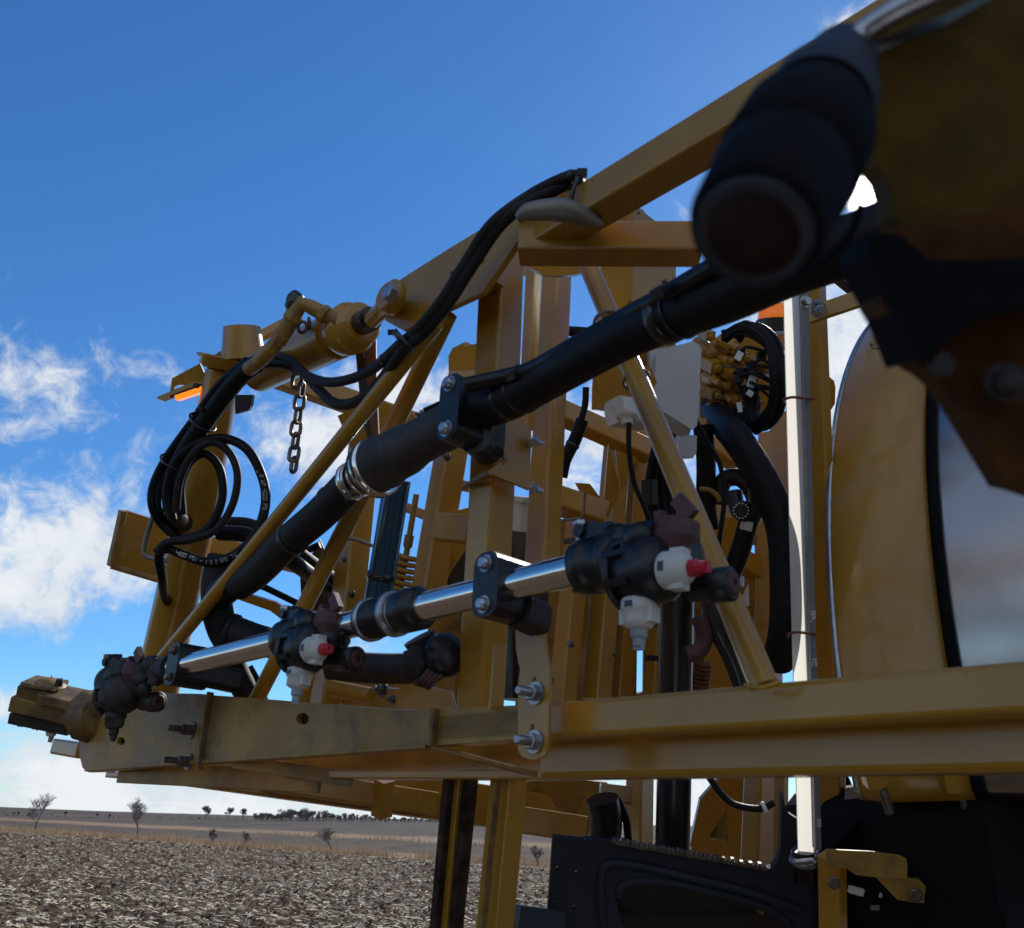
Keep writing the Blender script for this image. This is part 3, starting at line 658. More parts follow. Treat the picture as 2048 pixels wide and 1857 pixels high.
# chain
ch = thing('hanging_chain', P(592, 745, 2.1), 'rusty steel chain hanging free beside the mast top', 'chain')
cpts = [(592, 760), (600, 778), (597, 803), (594, 830), (590, 855), (589, 880), (586, 906), (586, 928)]
for i, (x, y) in enumerate(cpts):
    c_ = P(x+2, y+2, 2.1); L_ = .019; w_ = .0105; a = Z
    s_ = (rt if i % 2 == 0 else fw); s_ = (s_*1.0 + (fw if i % 2 == 0 else rt)*.35).normalized()
    pts = []
    for k in range(24):
        th = 2*math.pi*k/24; cs, sn = math.cos(th), math.sin(th)
        pts.append(c_ + s_*w_*cs + a*((L_-w_)*(1 if sn > 0 else -1)*(abs(sn) > .15) + w_*sn + 0))
    pts.append(pts[0].copy()); m = MB(); m.tube(pts, .0048, n=8, spline=False, cap=False); m.build('link', CHN, ch)
m = MB(); m.torus(P(605, 655, 1.98), fw+rt*.4, .012, .004, 20, 8); m.torus(P(618, 648, 1.99), fw*.3+rt, .012, .004, 20, 8); m.build('link', CHN, ch)

# wire loop on mast
wl = MB(); wl.tube([P(340, 1022, 2.3), P(318, 1022, 2.3), P(306, 1033, 2.3), P(288, 1095, 2.3), P(292, 1112, 2.3), P(316, 1120, 2.3), P(336, 1122, 2.3)], .0065, n=10)
tag(wl.build('hose_hook', GLV), 'bent rod hose hook welded on the mast, holding the hose coil', 'hook')

# ================================================================== HOSES ON THE LEFT
def hose(name, pts, r, mt, label, cat_='hose', group=None, n=14, bands=(), sub=8):
    q = MB(); q.tube([P(*p) for p in pts], r, n=n, sub=sub); 
    if bands:
        root = thing(name, P(*pts[0]), label, cat_, group); q.build('hose_body', mt, root)
        cp = cat([P(*p) for p in pts], 8)
        for f_ in bands:
            k = int(f_*(len(cp)-2)); b_ = MB(); a_ = (cp[k+1]-cp[k]).normalized(); rr_ = r if not isinstance(r, (list, tuple)) else r[0]
            b_.lathe(cp[k], a_, [(-.004, rr_*1.02), (-.004, rr_*1.10), (.004, rr_*1.10), (.004, rr_*1.02)], 20); b_.build('band', BLK, root)
        return root
    return tag(q.build(name, mt), label, cat_, group)
gh = 'hydraulic hoses bundled round the mast'
# text helper: real raised lettering following a hose
def text_on(parent, txt, pts, r, size, side, mt=WPR, name='hose_lettering'):
    cp = cat([P(*p) for p in pts], 12); m_ = MB(); L = [0]
    for i in range(1, len(cp)): L.append(L[-1]+(cp[i]-cp[i-1]).length)
    F3 = {'0': '757', '4': '', }
    tot_ = L[-1]; s_ = 0
    seg = {'P': ['00-01', '01-11', '11-1h', '1h-0h'], 'S': ['11-01', '01-0h', '0h-1h', '1h-10', '10-00'], 'I': ['h0-h1'], '4': ['01-0h', '0h-1h', '11-10'], '0': ['00-01', '01-11', '11-10', '10-00'],
           'W': ['01-00', '00-10', '10-11', 'h0-hh'], 'T': ['01-11', 'h0-h1'], 'L': ['01-00', '00-10'], 'E': ['01-00', '00-10', '0h-1h', '01-11'], 'F': ['01-00', '0h-1h', '01-11'], 'M': ['00-01', '01-11', '11-10', 'h1-hh'],
           '1': ['h0-h1'], '2': ['01-11', '11-1h', '1h-0h', '0h-00', '00-10'], '5': ['11-01', '01-0h', '0h-1h', '1h-10', '10-00'], '7': ['01-11', '11-10'], '-': ['0h-1h'], ' ': [], 'A': ['00-01', '01-11', '11-10', '0h-1h'],
           'B': ['00-01', '01-11', '11-10', '10-00', '0h-1h'], 'R': ['00-01', '01-11', '11-1h', '1h-0h', 'hh-10'], 'C': ['11-01', '01-00', '00-10']}
    val = {'0': 0, '1': 1, 'h': .5}
    for chn in txt:
        for sg in seg.get(chn, []):
            (a1, b1), (a2, b2) = sg.split('-')
            for (A_, B_) in (((a1, b1), (a2, b2)),):
                o_ = []
                for (u_, v2) in (A_, B_):
                    dd = s_+val[u_]*size*.6; k = max(i for i in range(len(L)) if L[i] <= dd) if dd < tot_ else len(L)-2; k = min(k, len(L)-2)
                    f_ = (dd-L[k])/(L[k+1]-L[k]); p_ = cp[k].lerp(cp[k+1], min(f_, 1)); t_ = (cp[k+1]-cp[k]).normalized()
                    toC = (CAM-p_).normalized(); toC = (toC-t_*toC.dot(t_)).normalized(); sd__ = t_.cross(toC)*(-side)
                    ang = (val[v2]-.5)*size/r
                    o_.append(p_+(toC*math.cos(ang)+sd__*math.sin(ang))*r*1.01)
                m_.tube(o_, size*.07, n=5, spline=False)
        s_ += size*.85
        if s_ > tot_-size: break
    return m_.build(name, mt, parent)
# long bundle from top chord down to the coil
hA = [(1168, 352, 1.46), (1130, 357, 1.47), (1060, 392, 1.5), (985, 448, 1.52), (935, 520, 1.55), (885, 600, 1.57), (835, 660, 1.6), (800, 690, 1.62), (735, 745, 1.75), (665, 765, 1.85), (615, 752, 1.95), (580, 722, 2.05), (545, 712, 2.1), (505, 722, 2.14), (455, 775, 2.2), (400, 845, 2.24), (345, 920, 2.26), (318, 980, 2.27), (316, 1020, 2.27), (335, 1048, 2.32), (375, 1062, 2.5), (420, 1060, 2.52)]
hose('hydraulic_hose', hA, .0105, RUBD, 'uppermost black hose drooping from the top arm to the mast', group=gh, bands=(.04, .36))
hB = [(1166, 362, 1.48), (1120, 375, 1.48), (1050, 410, 1.5), (1000, 450, 1.52), (948, 525, 1.55), (900, 600, 1.57), (850, 662, 1.6), (806, 700, 1.62), (760, 765, 1.75), (715, 803, 1.8), (672, 808, 1.85), (640, 782, 1.92), (605, 745, 2.0), (560, 728, 2.08), (512, 735, 2.14), (462, 790, 2.2), (410, 860, 2.24), (362, 935, 2.27), (340, 985, 2.28), (340, 1020, 2.3), (360, 1050, 2.42), (410, 1052, 2.54)]
hose('hydraulic_hose', hB, .0115, RUBD, 'lower black hose sagging below its twin under the top arm', group=gh)
hose('hydraulic_hose', [(495, 722, 2.12), (440, 770, 2.16), (390, 838, 2.2), (335, 915, 2.22), (308, 970, 2.23), (305, 1010, 2.23), (320, 1044, 2.25), (350, 1070, 2.36), (400, 1078, 2.52)], .0115, RUB, 'outermost black hose on the left side of the hose coil', group=gh)
hose('hydraulic_hose', [(510, 730, 2.1), (470, 765, 2.14), (420, 830, 2.17), (375, 895, 2.2), (350, 945, 2.22), (342, 990, 2.22), (350, 1030, 2.25), (380, 1055, 2.45)], .022, RUB, 'thick black sleeve holding the hoses against the mast', group=gh, cat_='hose sleeve')
hose('hydraulic_hose', [(345, 1040, 2.2), (335, 985, 2.2), (350, 930, 2.19), (390, 890, 2.18), (445, 877, 2.18), (495, 900, 2.16), (526, 960, 2.14), (530, 1015, 2.12), (510, 1070, 2.1), (470, 1110, 2.1), (420, 1125, 2.12), (372, 1112, 2.14), (335, 1098, 2.16), (318, 1112, 2.17), (325, 1160, 2.22), (330, 1195, 2.34), (352, 1220, 2.5), (380, 1225, 2.56)], .0115, RUB, 'big outer loop of black lettered hose right of the mast', group=gh)
t1 = hose('hydraulic_hose', [(352, 1025, 2.18), (360, 960, 2.17), (388, 905, 2.17), (425, 885, 2.17), (458, 905, 2.17), (475, 950, 2.16), (465, 1010, 2.15), (432, 1060, 2.14), (380, 1080, 2.14), (335, 1085, 2.14), (312, 1105, 2.14)], .0095, RUBD, 'thin middle loop of black hose in front of the mast', group=gh)
hose('hydraulic_hose', [(365, 1030, 2.2), (362, 970, 2.2), (380, 925, 2.19), (410, 908, 2.19), (438, 935, 2.19), (446, 985, 2.18), (432, 1035, 2.17), (402, 1068, 2.16), (360, 1080, 2.16)], .0105, RUB, 'innermost loop of black hose in front of the mast', group=gh)
TH = [(520, 1085, 2.1), (470, 1112, 2.1), (420, 1122, 2.12), (372, 1110, 2.14)]
# hose lettering (belongs to the large loop)
big = [o for o in bpy.data.objects if o.get('label', '').startswith('big outer loop')][0]
text_on(big, '4000 PSI - 1 2 2 SAE TWIN', [(355, 1106, 2.13), (372, 1112, 2.13), (420, 1125, 2.12), (470, 1110, 2.1), (510, 1070, 2.1)], .0115, .0085, 1)
text_on(big, '1 2 2 WP 4000 PSI', [(512, 935, 2.15), (526, 960, 2.14), (530, 1015, 2.12), (518, 1050, 2.11)], .0115, .0085, 1)
hose('suction_hose', [(445, 1048, 2.45), (500, 1052, 2.42), (550, 1078, 2.4), (600, 1110, 2.4), (680, 1170, 2.6), (720, 1200, 2.62)], .020, RUBD, 'black hose behind the loops running to the right', cat_='hose')
hose('suction_hose', [(440, 1066, 2.35), (490, 1070, 2.32), (540, 1090, 2.3), (580, 1120, 2.3), (660, 1180, 2.58), (700, 1220, 2.6)], .021, RUB, 'shiny black hose just below the one behind the loops', cat_='hose')
# cable ties
tie = MB(); ac = P(806, 683, 1.61); tie.lathe(ac, (P(800, 690, 1.6)-P(835, 660, 1.6)), [(-.006, .021), (-.006, .026), (.006, .026), (.006, .021)], 20); tie.box(ac+rt*-.02+up*.016, rt*.014, up*.01, fw*.01)
tag(tie.build('cable_tie', BLK), 'black tie strapping both hoses together below the top arm', 'cable tie')
tie = MB(); tie.tube([P(1140, 412, 1.44), P(1148, 375, 1.44), P(1158, 350, 1.45), P(1168, 344, 1.47)], .004, n=6); tie.box(P(1164, 347, 1.45), rt*.016, up*.013, fw*.016)
tag(tie.build('cable_tie', BLK), 'black tie with block head wrapped over the top chord', 'cable tie')
tie = MB(); tie.box(P(400, 820, 2.15), rt*.016, up*.010, fw*.012); tie.torus(P(405, 845, 2.19), (P(375, 895, 2.2)-P(420, 830, 2.17)), .034, .003, 24, 6)
tag(tie.build('cable_tie', BLK), 'black tie round the hoses beside the amber lamp', 'cable tie')
tie = MB(); tie.torus(P(350, 925, 2.2), (P(350, 945, 2.22)-P(375, 895, 2.2)), .036, .0025, 24, 6)
tag(tie.build('cable_tie', BLK), 'thin tie around the top of the hose coil', 'cable tie')

# pewter coloured padded hose guard at the top joint
m = MB(); m.tube([P(1036, 436, 1.42), P(1060, 424, 1.41), P(1120, 420, 1.40), P(1160, 430, 1.41), P(1200, 448, 1.44)], [.008, .015, .019, .016, .008], n=16)
tag(m.build('foam_sleeve', GLV), 'scuffed grey padded sleeve lying on the top joint of the post', 'sleeve')

# ================================================================== BIG BLACK PLUMBING LINE
gp = 'black plumbing hoses along the boom'
upl = [(965, 812, 1.50), (1010, 800, 1.46), (1100, 752, 1.38), (1230, 680, 1.25), (1340, 632, 1.17), (1455, 590, 1.09), (1580, 535, 1.04), (1740, 478, .99), (1900, 420, .95), (2300, 270, .9)]
PL = thing('plumbing_hose', P(1200, 700, 1.3), 'thick black plumbing hose rising from the clamp to the blurred coupling', 'hose', gp)
m = MB(); m.tube([P(*p) for p in upl], [.037, .036, .034, .034, .034, .036, .036], n=32); m.build('hose_body', RUB, PL)
for (x, y, d) in ((1012, 800, 1.45), (1320, 632, 1.165)):
    a_ = (P(1340, 622, 1.15)-P(1100, 752, 1.38)).normalized(); m = MB(); m.lathe(min(cat([P(*p) for p in upl], 16), key=lambda q: (q-P(x, y, d)).length), a_, [(-.010, .034), (-.008, .0365), (.008, .0365), (.010, .034)], 32); m.build('band', BLK, PL)
# ribbed cable conduit on top of the hose
cpts2 = [(935, 770, 1.44), (990, 758, 1.42), (1060, 740, 1.38), (1150, 690, 1.30), (1240, 640, 1.22), (1330, 592, 1.14), (1420, 540, 1.07), (1500, 500, 1.04)]
m = MB(); m.tube([P(*p) for p in cpts2], .0135, n=12, sub=26, rib=.16); tag(m.build('cable_conduit', PLA), 'ribbed black cable conduit lying along the top of the thick hose', 'conduit')
gt = 'cable ties on the thick plumbing hose'
for (x, y, d, lb_) in ((1027, 750, 1.40, 'lower tie head on the thick rising hose, beside the post'), (1322, 585, 1.12, 'upper tie head on the thick rising hose, near the crossbar')):
    T_ = thing('cable_tie', P(x, y, d), lb_, 'cable tie', gt); a_ = (P(1340, 622, 1.15)-P(1100, 752, 1.38)).normalized()
    hc_ = min(cat([P(*p) for p in upl], 16), key=lambda q: (q-P(x+14, y+46, d+.02)).length)
    m = MB(); m.box(P(x, y, d-.01), a_*.020, a_.cross(fw).normalized()*.016, fw*.016); m.box(P(x+12, y-10, d-.01), a_*.004, a_.cross(fw).normalized()*.02, fw*.005); m.build('tie_head', BLK, T_)
    m = MB(); m.torus(hc_, a_, .0355, .0022, 36, 6); m.build('strap', BLK, T_)
lwl = [(715, 955, 1.72), (690, 980, 1.76), (640, 1030, 1.82), (575, 1085, 1.90), (520, 1140, 1.97), (480, 1170, 2.03)]
PL2 = thing('plumbing_hose', P(600, 1060, 1.86), 'thick dusty black hose running down left from the steel clamped coupling', 'hose', gp)
m = MB(); m.tube([P(*p) for p in lwl], .0345, n=32); m.build('hose_body', RUBD, PL2)
for (x, y, d) in ((585, 1078, 1.885), (665, 1005, 1.795)):
    a_ = (P(575, 1085, 1.90)-P(690, 980, 1.76)).normalized(); m = MB(); m.lathe(P(x, y, d), a_, [(-.004, .0345), (-.003, .0365), (.003, .0365), (.004, .0345)], 32); m.build('band', BLK, PL2)
# elbow tee hose under it
E_ = thing('plumbing_elbow', P(450, 1230, 2.1), 'dusty black elbow hose turning down beside the mast and right to the pipe', 'hose elbow', gp)
m = MB(); m.tube([P(446, 1115, 2.16), P(434, 1165, 2.14), P(435, 1220, 2.12), P(450, 1268, 2.12), P(480, 1302, 2.12)], [.037, .036, .036, .036], n=28); m.build('elbow', RUBD, E_)
m = MB(); m.tube([P(462, 1262, 2.08), P(510, 1278, 2.07), P(560, 1292, 2.07), P(640, 1318, 2.08)], [.037, .035, .034, .034], n=28); m.lathe(P(464, 1263, 2.08), P(510, 1278, 2.07)-P(462, 1262, 2.08), [(-.005, .036), (-.005, .041), (.005, .041), (.005, .036)], 28); m.build('branch', RUBD, E_)
m = MB(); m.tube([P(492, 1160, 2.02), P(462, 1172, 2.06), P(440, 1190, 2.10)], .035, n=24); m.build('bend', RUB, E_)
hose('drain_hose', [(455, 1290, 2.15), (470, 1340, 2.15), (500, 1400, 2.15)], .030, RUBD, 'dusty black hose passing down behind the left steel pipe', group=gp)
hose('drain_hose', [(496, 1335, 2.2), (515, 1370, 2.2), (530, 1410, 2.2)], .012, RUB, 'thin hose beside the hose behind the left steel pipe')
# steel-clamped coupling
CP = thing('hose_coupling', P(790, 905, 1.62), 'black banjo coupling with wide steel band clamp in the middle of the plumbing line', 'coupling')
def ax3(p, q): return (P(*q)-P(*p)).normalized()
aC = ax3((720, 945, 1.70), (890, 850, 1.55))
m = MB(); m.lathe(P(730, 945, 1.68), aC, [(0, .030), (.004, .048), (.022, .050), (.024, .054), (.030, .054), (.034, .050), (.060, .052), (.085, .047), (.12, .047), (.15, .041), (.19, .039), (.22, .041), (.28, .038)], 36); m.build('coupling_body', PLAM, CP)
m = MB(); m.lathe(P(752, 936, 1.665), aC, [(-.010, .052), (-.010, .057), (.010, .057), (.010, .052)], 40); m.build('band_clamp', STL, CP)
m = MB(); m.box(P(765, 884, 1.64), aC*.03, up*.012, fw*.02); m.cyl(P(750, 884, 1.62), P(782, 872, 1.60), .005, n=10); m.build('clamp_lug', CHN, CP)
for (x, y) in ((706, 962), (724, 954)):
    m = MB(); m.lathe(P(x, y, 1.70), aC, [(-.0055, .0355), (-.0055, .0372), (.0055, .0372), (.0055, .0355)], 36); m.build('worm_clamp', STL, CP)
m = MB()
for k in range(16):
    for (x, y) in ((706, 962), (724, 954)):
        a, sd, u = frame(aC); c_ = P(x, y, 1.70); th = R(150+k*7.5+20)
        dn = sd*math.cos(th)+u*math.sin(th)
m.box(P(700, 990, 1.67), aC*.02, aC.cross(fw).normalized()*.014, fw*.014); m.build('clamp_screw', CHN, CP)
m = MB(); m.box(P(880, 822, 1.55), rt*.045+up*.02, up*.03, fw*.03); m.build('conduit_boot', RUB, CP)

# ================================================================== PIPE CLAMPS
def clamp(c, ax, upv, w, h, d, bolts=True, mt=PLA, boss=None, hr=.026, name='pipe_clamp', label='', s=1, group=None, bm_=ZNC):
    t_ = thing(name, c, label, 'clamp', group); sd = ax.cross(upv).normalized(); upv = sd.cross(ax).normalized()
    q = MB(); n_ = []
    for (sx_, sy_, a0) in ((1, 1, 0), (-1, 1, 90), (-1, -1, 180), (1, -1, 270)):
        for k in range(5):
            t = R(a0+22.5*k); r_ = w*.38; n_.append(c-ax*d/2+sd*(sx_*(w/2-r_)+math.cos(t)*r_)+upv*(sy_*(h/2-r_)+math.sin(t)*r_))
    q.plate(n_, ax*d); q.build('clamp_body', mt, t_)
    for sy_ in (1, -1):
        if bolts:
            b_ = MB(); p_ = c-ax*d/2+upv*sy_*(h/2-w*.35); b_.lathe(p_, -ax, [(0, .0115*s), (.002, .0115*s)], 20); b_.lathe(p_-ax*.002, -ax, [(0, .0085*s), (.006*s, .0085*s), (.008*s, .006*s)], 16); b_.build('bolt', bm_, t_)
    return t_
gc = 'black pipe clamps with two bolts'
pA, pB = P(330, 1340, 2.00), P(1185, 1132, 1.22)
aP = (pB-pA).normalized()
def onpipe(x): # point on pipe axis line at pixel x
    v = ray(x, 0); lo, hi = -.5, 2.5
    for _ in range(60):
        mid_ = (lo+hi)/2; p = pA+aP*mid_; q = p-CAM; px = 1024+F*q.dot(rt)/q.dot(fw)
        if px < x: lo = mid_
        else: hi = mid_
    return pA+aP*lo
upP = (Z-aP*Z.dot(aP)).normalized()
clamp(onpipe(366)+MY*.014, MY, Z, .050, .092, .080, label='black two bolt clamp at the left end of the steel pipe', group=gc, bm_=CHN)
clamp(onpipe(1000)+MY*.014, MY, Z, .052, .098, .090, label='black two bolt clamp on the steel pipe beside the post', group=gc, s=1.15)
# saddle blocks running back to the frame
m = MB(); c_ = onpipe(366); m.beam(c_+MY*.054-Z*.012, c_+MY*.13-Z*.016, .045, .05, rad=.01, ref=Z); tag(m.build('clamp_block', PLA), 'black block behind the left end pipe clamp', 'clamp block')
m = MB(); c_ = onpipe(1012); m.beam(c_+MY*.03-Z*.030, c_+MY*.075-Z*.036, .048, .048, rad=.012, ref=Z); tag(m.build('clamp_block', PLAM), 'muddy black block behind the clamp beside the post', 'clamp block')
aU = (P(1100, 752, 1.38)-P(965, 812, 1.50)).normalized(); upU = (Z-aU*Z.dot(aU)).normalized()
clamp(P(945, 835, 1.52), MY, Z, .050, .118, .110, label='large black clamp gripping the thick hose at the post', group=gc, s=1.25, bm_=ZNC)
m = MB(); m.beam(P(950, 858, 1.50), P(978, 884, 1.56), .06, .085, rad=.028, ref=Z); tag(m.build('clamp_block', PLA), 'big muddy black block behind the hose clamp on the post', 'clamp block')

# ================================================================== STAINLESS BOOM PIPE
PI = thing('spray_pipe', onpipe(700), 'polished stainless spray pipe crossing in front of the boom in three pieces', 'pipe')
for (x0, x1, r_) in ((350, 595, .0235), (668, 860, .0235), (845, 1170, .0232)):
    m = MB(); m.cyl(onpipe(x0), onpipe(x1), r_, n=40); m.build('pipe_length', STL, PI)
m = MB(); c_ = onpipe(760); m.lathe(onpipe(726), aP, [(0, .027), (.01, .034), (.05, .034), (.055, .030), (.10, .030), (.105, .036), (.15, .036), (.155, .028)], 32); m.build('coupling_body', PLA, PI)
for (x, r_) in ((742, .0375), (790, .0385), (838, .028)):
    m = MB(); m.lathe(onpipe(x), aP, [(-.005, r_-.003), (-.005, r_), (.005, r_), (.005, r_-.003)], 36); m.build('band_clamp', ZNC if r_ > .03 else BLK, PI)
m = MB(); m.lathe(onpipe(795), aP, [(.0, .031), (.012, .034), (.03, .034), (.036, .026)], 32); m.build('flange', STL, PI)
# valve underneath
VV = thing('drain_valve', P(860, 1340, 1.62), 'muddy drain valve with black round cap below the steel pipe', 'valve')
m = MB(); m.tube([P(838, 1275, 1.6), P(850, 1300, 1.6), P(858, 1330, 1.6), P(870, 1360, 1.6)], [.03, .026, .03, .026], n=18); m.blob(P(845, 1325, 1.58), .034, (1, 1, .9), .25, 3, 9, 8); m.build('valve_body', PLAM, VV)
m = MB(); m.lathe(P(878, 1318, 1.58), P(905, 1300, 1.55)-P(878, 1318, 1.58), [(-.02, .028), (0, .036), (.02, .040), (.034, .036), (.040, .02), (.041, 0.001)], 28); m.build('end_cap', PLA, VV)
m = MB()
for k in range(4): m.lathe(P(846+k*8, 1345+k*3, 1.56), P(880, 1360, 1.6)-P(846, 1330, 1.6), [(0, .026), (.006, .026)], 16)
m.build('ribbed_nut', MAR, VV)
hose('return_hose', [(660, 1330, 1.80), (730, 1336, 1.78), (800, 1338, 1.76), (870, 1334, 1.72)], .030, PLAM, 'dark fat hose lying behind the pipe at the lower middle')

# ================================================================== NOZZLE BODIES
def nozzle_body(label, group, muddy=False):
    # local axes: X along the pipe, Y away from the camera side, Z up; unit = metres
    t_ = thing('nozzle_body', Vector((0, 0, 0)), label, 'nozzle body', group)
    X, Y, Zl = Vector((1, 0, 0)), Vector((0, 1, 0)), Vector((0, 0, 1)); B = PLAM if muddy else PLA
    q = MB(); q.lathe(-X*.034, X, [(0, .026), (.003, .034), (.022, .035), (.024, .032), (.044, .032), (.046, .035), (.066, .034), (.069, .026)], 26)
    q.box(Y*-.002+Zl*.036, X*.05, Y*.03, Zl*.016); q.box(Zl*.044-X*.012, X*.010, Y*.02, Zl*.022); q.box(Zl*.043-X*.026, X*.008, Y*.018, Zl*.020)
    q.cyl(X*-.02+Zl*.04-Y*.022, X*-.02+Zl*.04+Y*.022, .008, n=12); q.box(Y*.03, X*.05, Y*.012, Zl*.05); q.build('pipe_saddle', B, t_)
    c = X*.098+Y*-.030+Zl*-.034
    q = MB(); q.tube([X*.02+Zl*-.004, X*.045+Zl*-.012+Y*-.012, c-X*.02], .030, n=18); q.blob(X*.030+Zl*.022, .024, (1, 1, .9), .15, 3, 8, 3); q.lathe(c-X*.045, X, [(0, .028), (.006, .034), (.030, .037), (.055, .036), (.062, .030), (.064, .001)], 24); q.blob(c+X*-.012, .037, (1.15, 1.0, 1.0), .12, 4, 10, 2)
    q.blob(c+X*.018+Y*.022+Zl*.018, .030, (.8, 1, 1), .06, 3, 9, 5)
    for k_ in range(7):
        a_ = 2*math.pi*k_/7; q.box(c+X*-.030+(Y*math.cos(a_)+Zl*math.sin(a_))*.036, X*.030, (Y*math.cos(a_)+Zl*math.sin(a_))*.008, (Y*-math.sin(a_)+Zl*math.cos(a_))*.009)
    q.lathe(c+X*-.048, X, [(0, .037), (.002, .040), (.006, .040), (.008, .037)], 24); q.build('turret', B, t_)
    z_ = MB(); z_.cyl(X*-.024+Zl*.03-Y*.012, X*-.024+Zl*.052-Y*.012, .006, n=10); z_.hexb(X*-.024+Zl*.050-Y*.012, Zl, .009, .006); z_.build('saddle_bolt', CHN if muddy else ZNC, t_)
    def outlet(p, d, L, r, nm, mt_):
        z_ = MB(); z_.lathe(p, d, [(0, r*.9), (L*.5, r), (L*.55, r*1.12), (L, r*1.12), (L*1.02, r*.9)], 18); return z_.build(nm, mt_, t_)
    outlet(c+X*.02+Y*.030+Zl*-.018, Vector((1, .1, -.05)), .050, .017, 'side_outlet', B); outlet(c+X*-.02+Zl*-.02, Vector((-.35, -.1, -1)), .028, .013, 'side_outlet', B)
    outlet(c+X*-.012+Zl*.012, Vector((-.2, -.1, 1)), .040, .018, 'side_outlet', B)
    d_ = Vector((1, .1, -.05)).normalized(); z_ = MB(); z_.lathe(c+X*.02+Y*.030+Zl*-.018+d_*.0508, d_, [(0, .0135), (.003, .0130), (.0035, .004), (.0, .004)], 24); z_.build('plug_disc', MAR, t_)
    z_ = MB(); d_ = Vector((.15, .05, .95)).normalized(); p_ = c+X*.012+Y*.012
    z_.lathe(p_, d_, [(.020, .022), (.036, .027), (.054, .025), (.058, .017)], 12, True)
    z_.box(p_+X*.020+Zl*.068, X*.014+Zl*.010, Y*.010, Zl*.030+X*.010); z_.box(p_+X*-.012+Zl*.062, X*.010, Y*.012, Zl*.018); z_.build('diaphragm_cap', MAR, t_)
    def capset(p0, d, tipm, nm):
        d = d.normalized(); a, sd, u = frame(d, Vector((0, 1, 0)) if abs(d.y) < .8 else Zl)
        z_ = MB(); z_.lathe(p0, d, [(0, .0180), (.002, .0200), (.013, .0203), (.0145, .0178), (.024, .0178), (.030, .0145), (.032, .010)], 28)
        for sg in (1, -1): z_.box(p0+d*.019+sd*sg*.0175, d*.016, sd*.009, u*.016)
        cap_ = z_.build(nm, PLAM if muddy else WHT, t_)
        for sg in (1, -1):
            z_ = MB(); z_.box(p0+d*.0085+u*.0193*sg, d*.007, sd*.010, u*.003); z_.build('cap_window', BLK, cap_)
        z_ = MB(); z_.lathe(p0, d, [(.031, .0095), (.041, .0095), (.043, .007), (.051, .0065)], 8, True); z_.box(p0+d*.050, d*.010, sd*.012, u*.005); z_.build('spray_tip', tipm, t_)
    capset(c+Zl*-.030+X*-.022+Y*-.004, Vector((-.05, 0, -1)), PLAM if muddy else GRT, 'nozzle_cap')
    if not muddy: capset(c+Vector((.022, -.020, -.010)), Vector((1, .05, -.10)), RED, 'nozzle_cap')
    return t_
def copy_tree(o, parent=None):
    c = o.copy(); COL.objects.link(c); c.parent = parent
    for ch_ in list(o.children): copy_tree(ch_, c)
    return c
gn = 'nozzle bodies on the spray pipe'
Mn = Matrix((aP, -(upP.cross(aP)).normalized()*-1, upP)).transposed()
Yv = upP.cross(aP).normalized()
if Yv.dot(fw) < 0: Yv = -Yv
Xv = Yv.cross(upP).normalized()
if Xv.dot(aP) < 0: Xv = -Xv; Yv = -Yv
rotm = Matrix((Xv, Yv, upP)).transposed().to_4x4()
nb = nozzle_body('large nozzle body at the right end of the steel pipe, red and white cap', gn)
nb.matrix_world = Matrix.Translation(onpipe(1205)) @ rotm @ Matrix.Scale(1.13, 4)
n2_ = copy_tree(nb); n2_['label'] = 'middle nozzle body on the pipe, red tip, in front of the beam with the notch'
n2_.matrix_world = Matrix.Translation(onpipe(592)) @ rotm @ Matrix.Scale(1.12, 4)
nm_ = nozzle_body('mud caked black nozzle body at the left end of the steel pipe', gn, True)
nm_.matrix_world = Matrix.Translation(onpipe(235)) @ rotm @ Matrix.Rotation(R(8), 4, 'X') @ Matrix.Scale(1.2, 4)
m = MB(); m.cyl(onpipe(250), onpipe(345), .030); m.blob(onpipe(262)-upP*.02, .040, (1, 1, 1), .25, 3, 10, 5)
rr = random.Random(9)
for i in range(16): m.blob(onpipe(240+i*6)+upP*rr.uniform(-.05, .04)-Yv*.02, rr.uniform(.012, .022), amp=.3, n=6, seed=i)
o_ = m.build('mud_lump', PLAM); tag(o_, 'dark mud caked on the left pipe end', 'mud')

# ================================================================== CENTRE RACK behind the boom
RK = thing('centre_rack', P(1150, 1400, 2.7), 'yellow upright rack of columns and crossbars in the middle behind the boom', 'rack')
def rb(x0, y0, d0, x1, y1, d1, w, h, nm, mt=YEL, rot=0, rad=None):
    if nm == 'column' or nm == 'shade_block':
        dl = .36*(y1-y0)/F*d0; d0 += dl*.5; d1 -= dl*.5
    q = MB(); q.beam(P(x0, y0, d0), P(x1, y1, d1), pxm(w, (d0+d1)/2), pxm(h, (d0+d1)/2), rot=rot, rad=rad); return q.build(nm, mt, RK)
# columns (w/h are px widths of the two faces before the 45 degree turn)
rb(730, 880, 2.5, 690, 1260, 2.5, 50, 50, 'column'); rb(668, 1300, 2.5, 650, 1415, 2.5, 50, 45, 'column')
rb(937, 700, 2.5, 848, 1230, 2.5, 52, 52, 'column', rot=8)
rb(1114, 545, 2.1, 1083, 1140, 2.0, 46, 50, 'column')
rb(1068, 540, 1.95, 1052, 860, 2.0, 26, 24, 'column')
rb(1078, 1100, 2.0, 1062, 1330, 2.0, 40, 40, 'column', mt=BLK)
rb(1236, 880, 2.6, 1192, 1400, 2.6, 44, 44, 'column'); rb(1278, 800, 2.7, 1232, 1420, 2.7, 44, 46, 'column')
rb(1160, 1035, 2.5, 1122, 1420, 2.5, 42, 42, 'column'); rb(1318, 1180, 2.6, 1304, 1420, 2.6, 30, 30, 'column')
rb(1262, 1000, 2.9, 1240, 1420, 2.9, 26, 26, 'column')
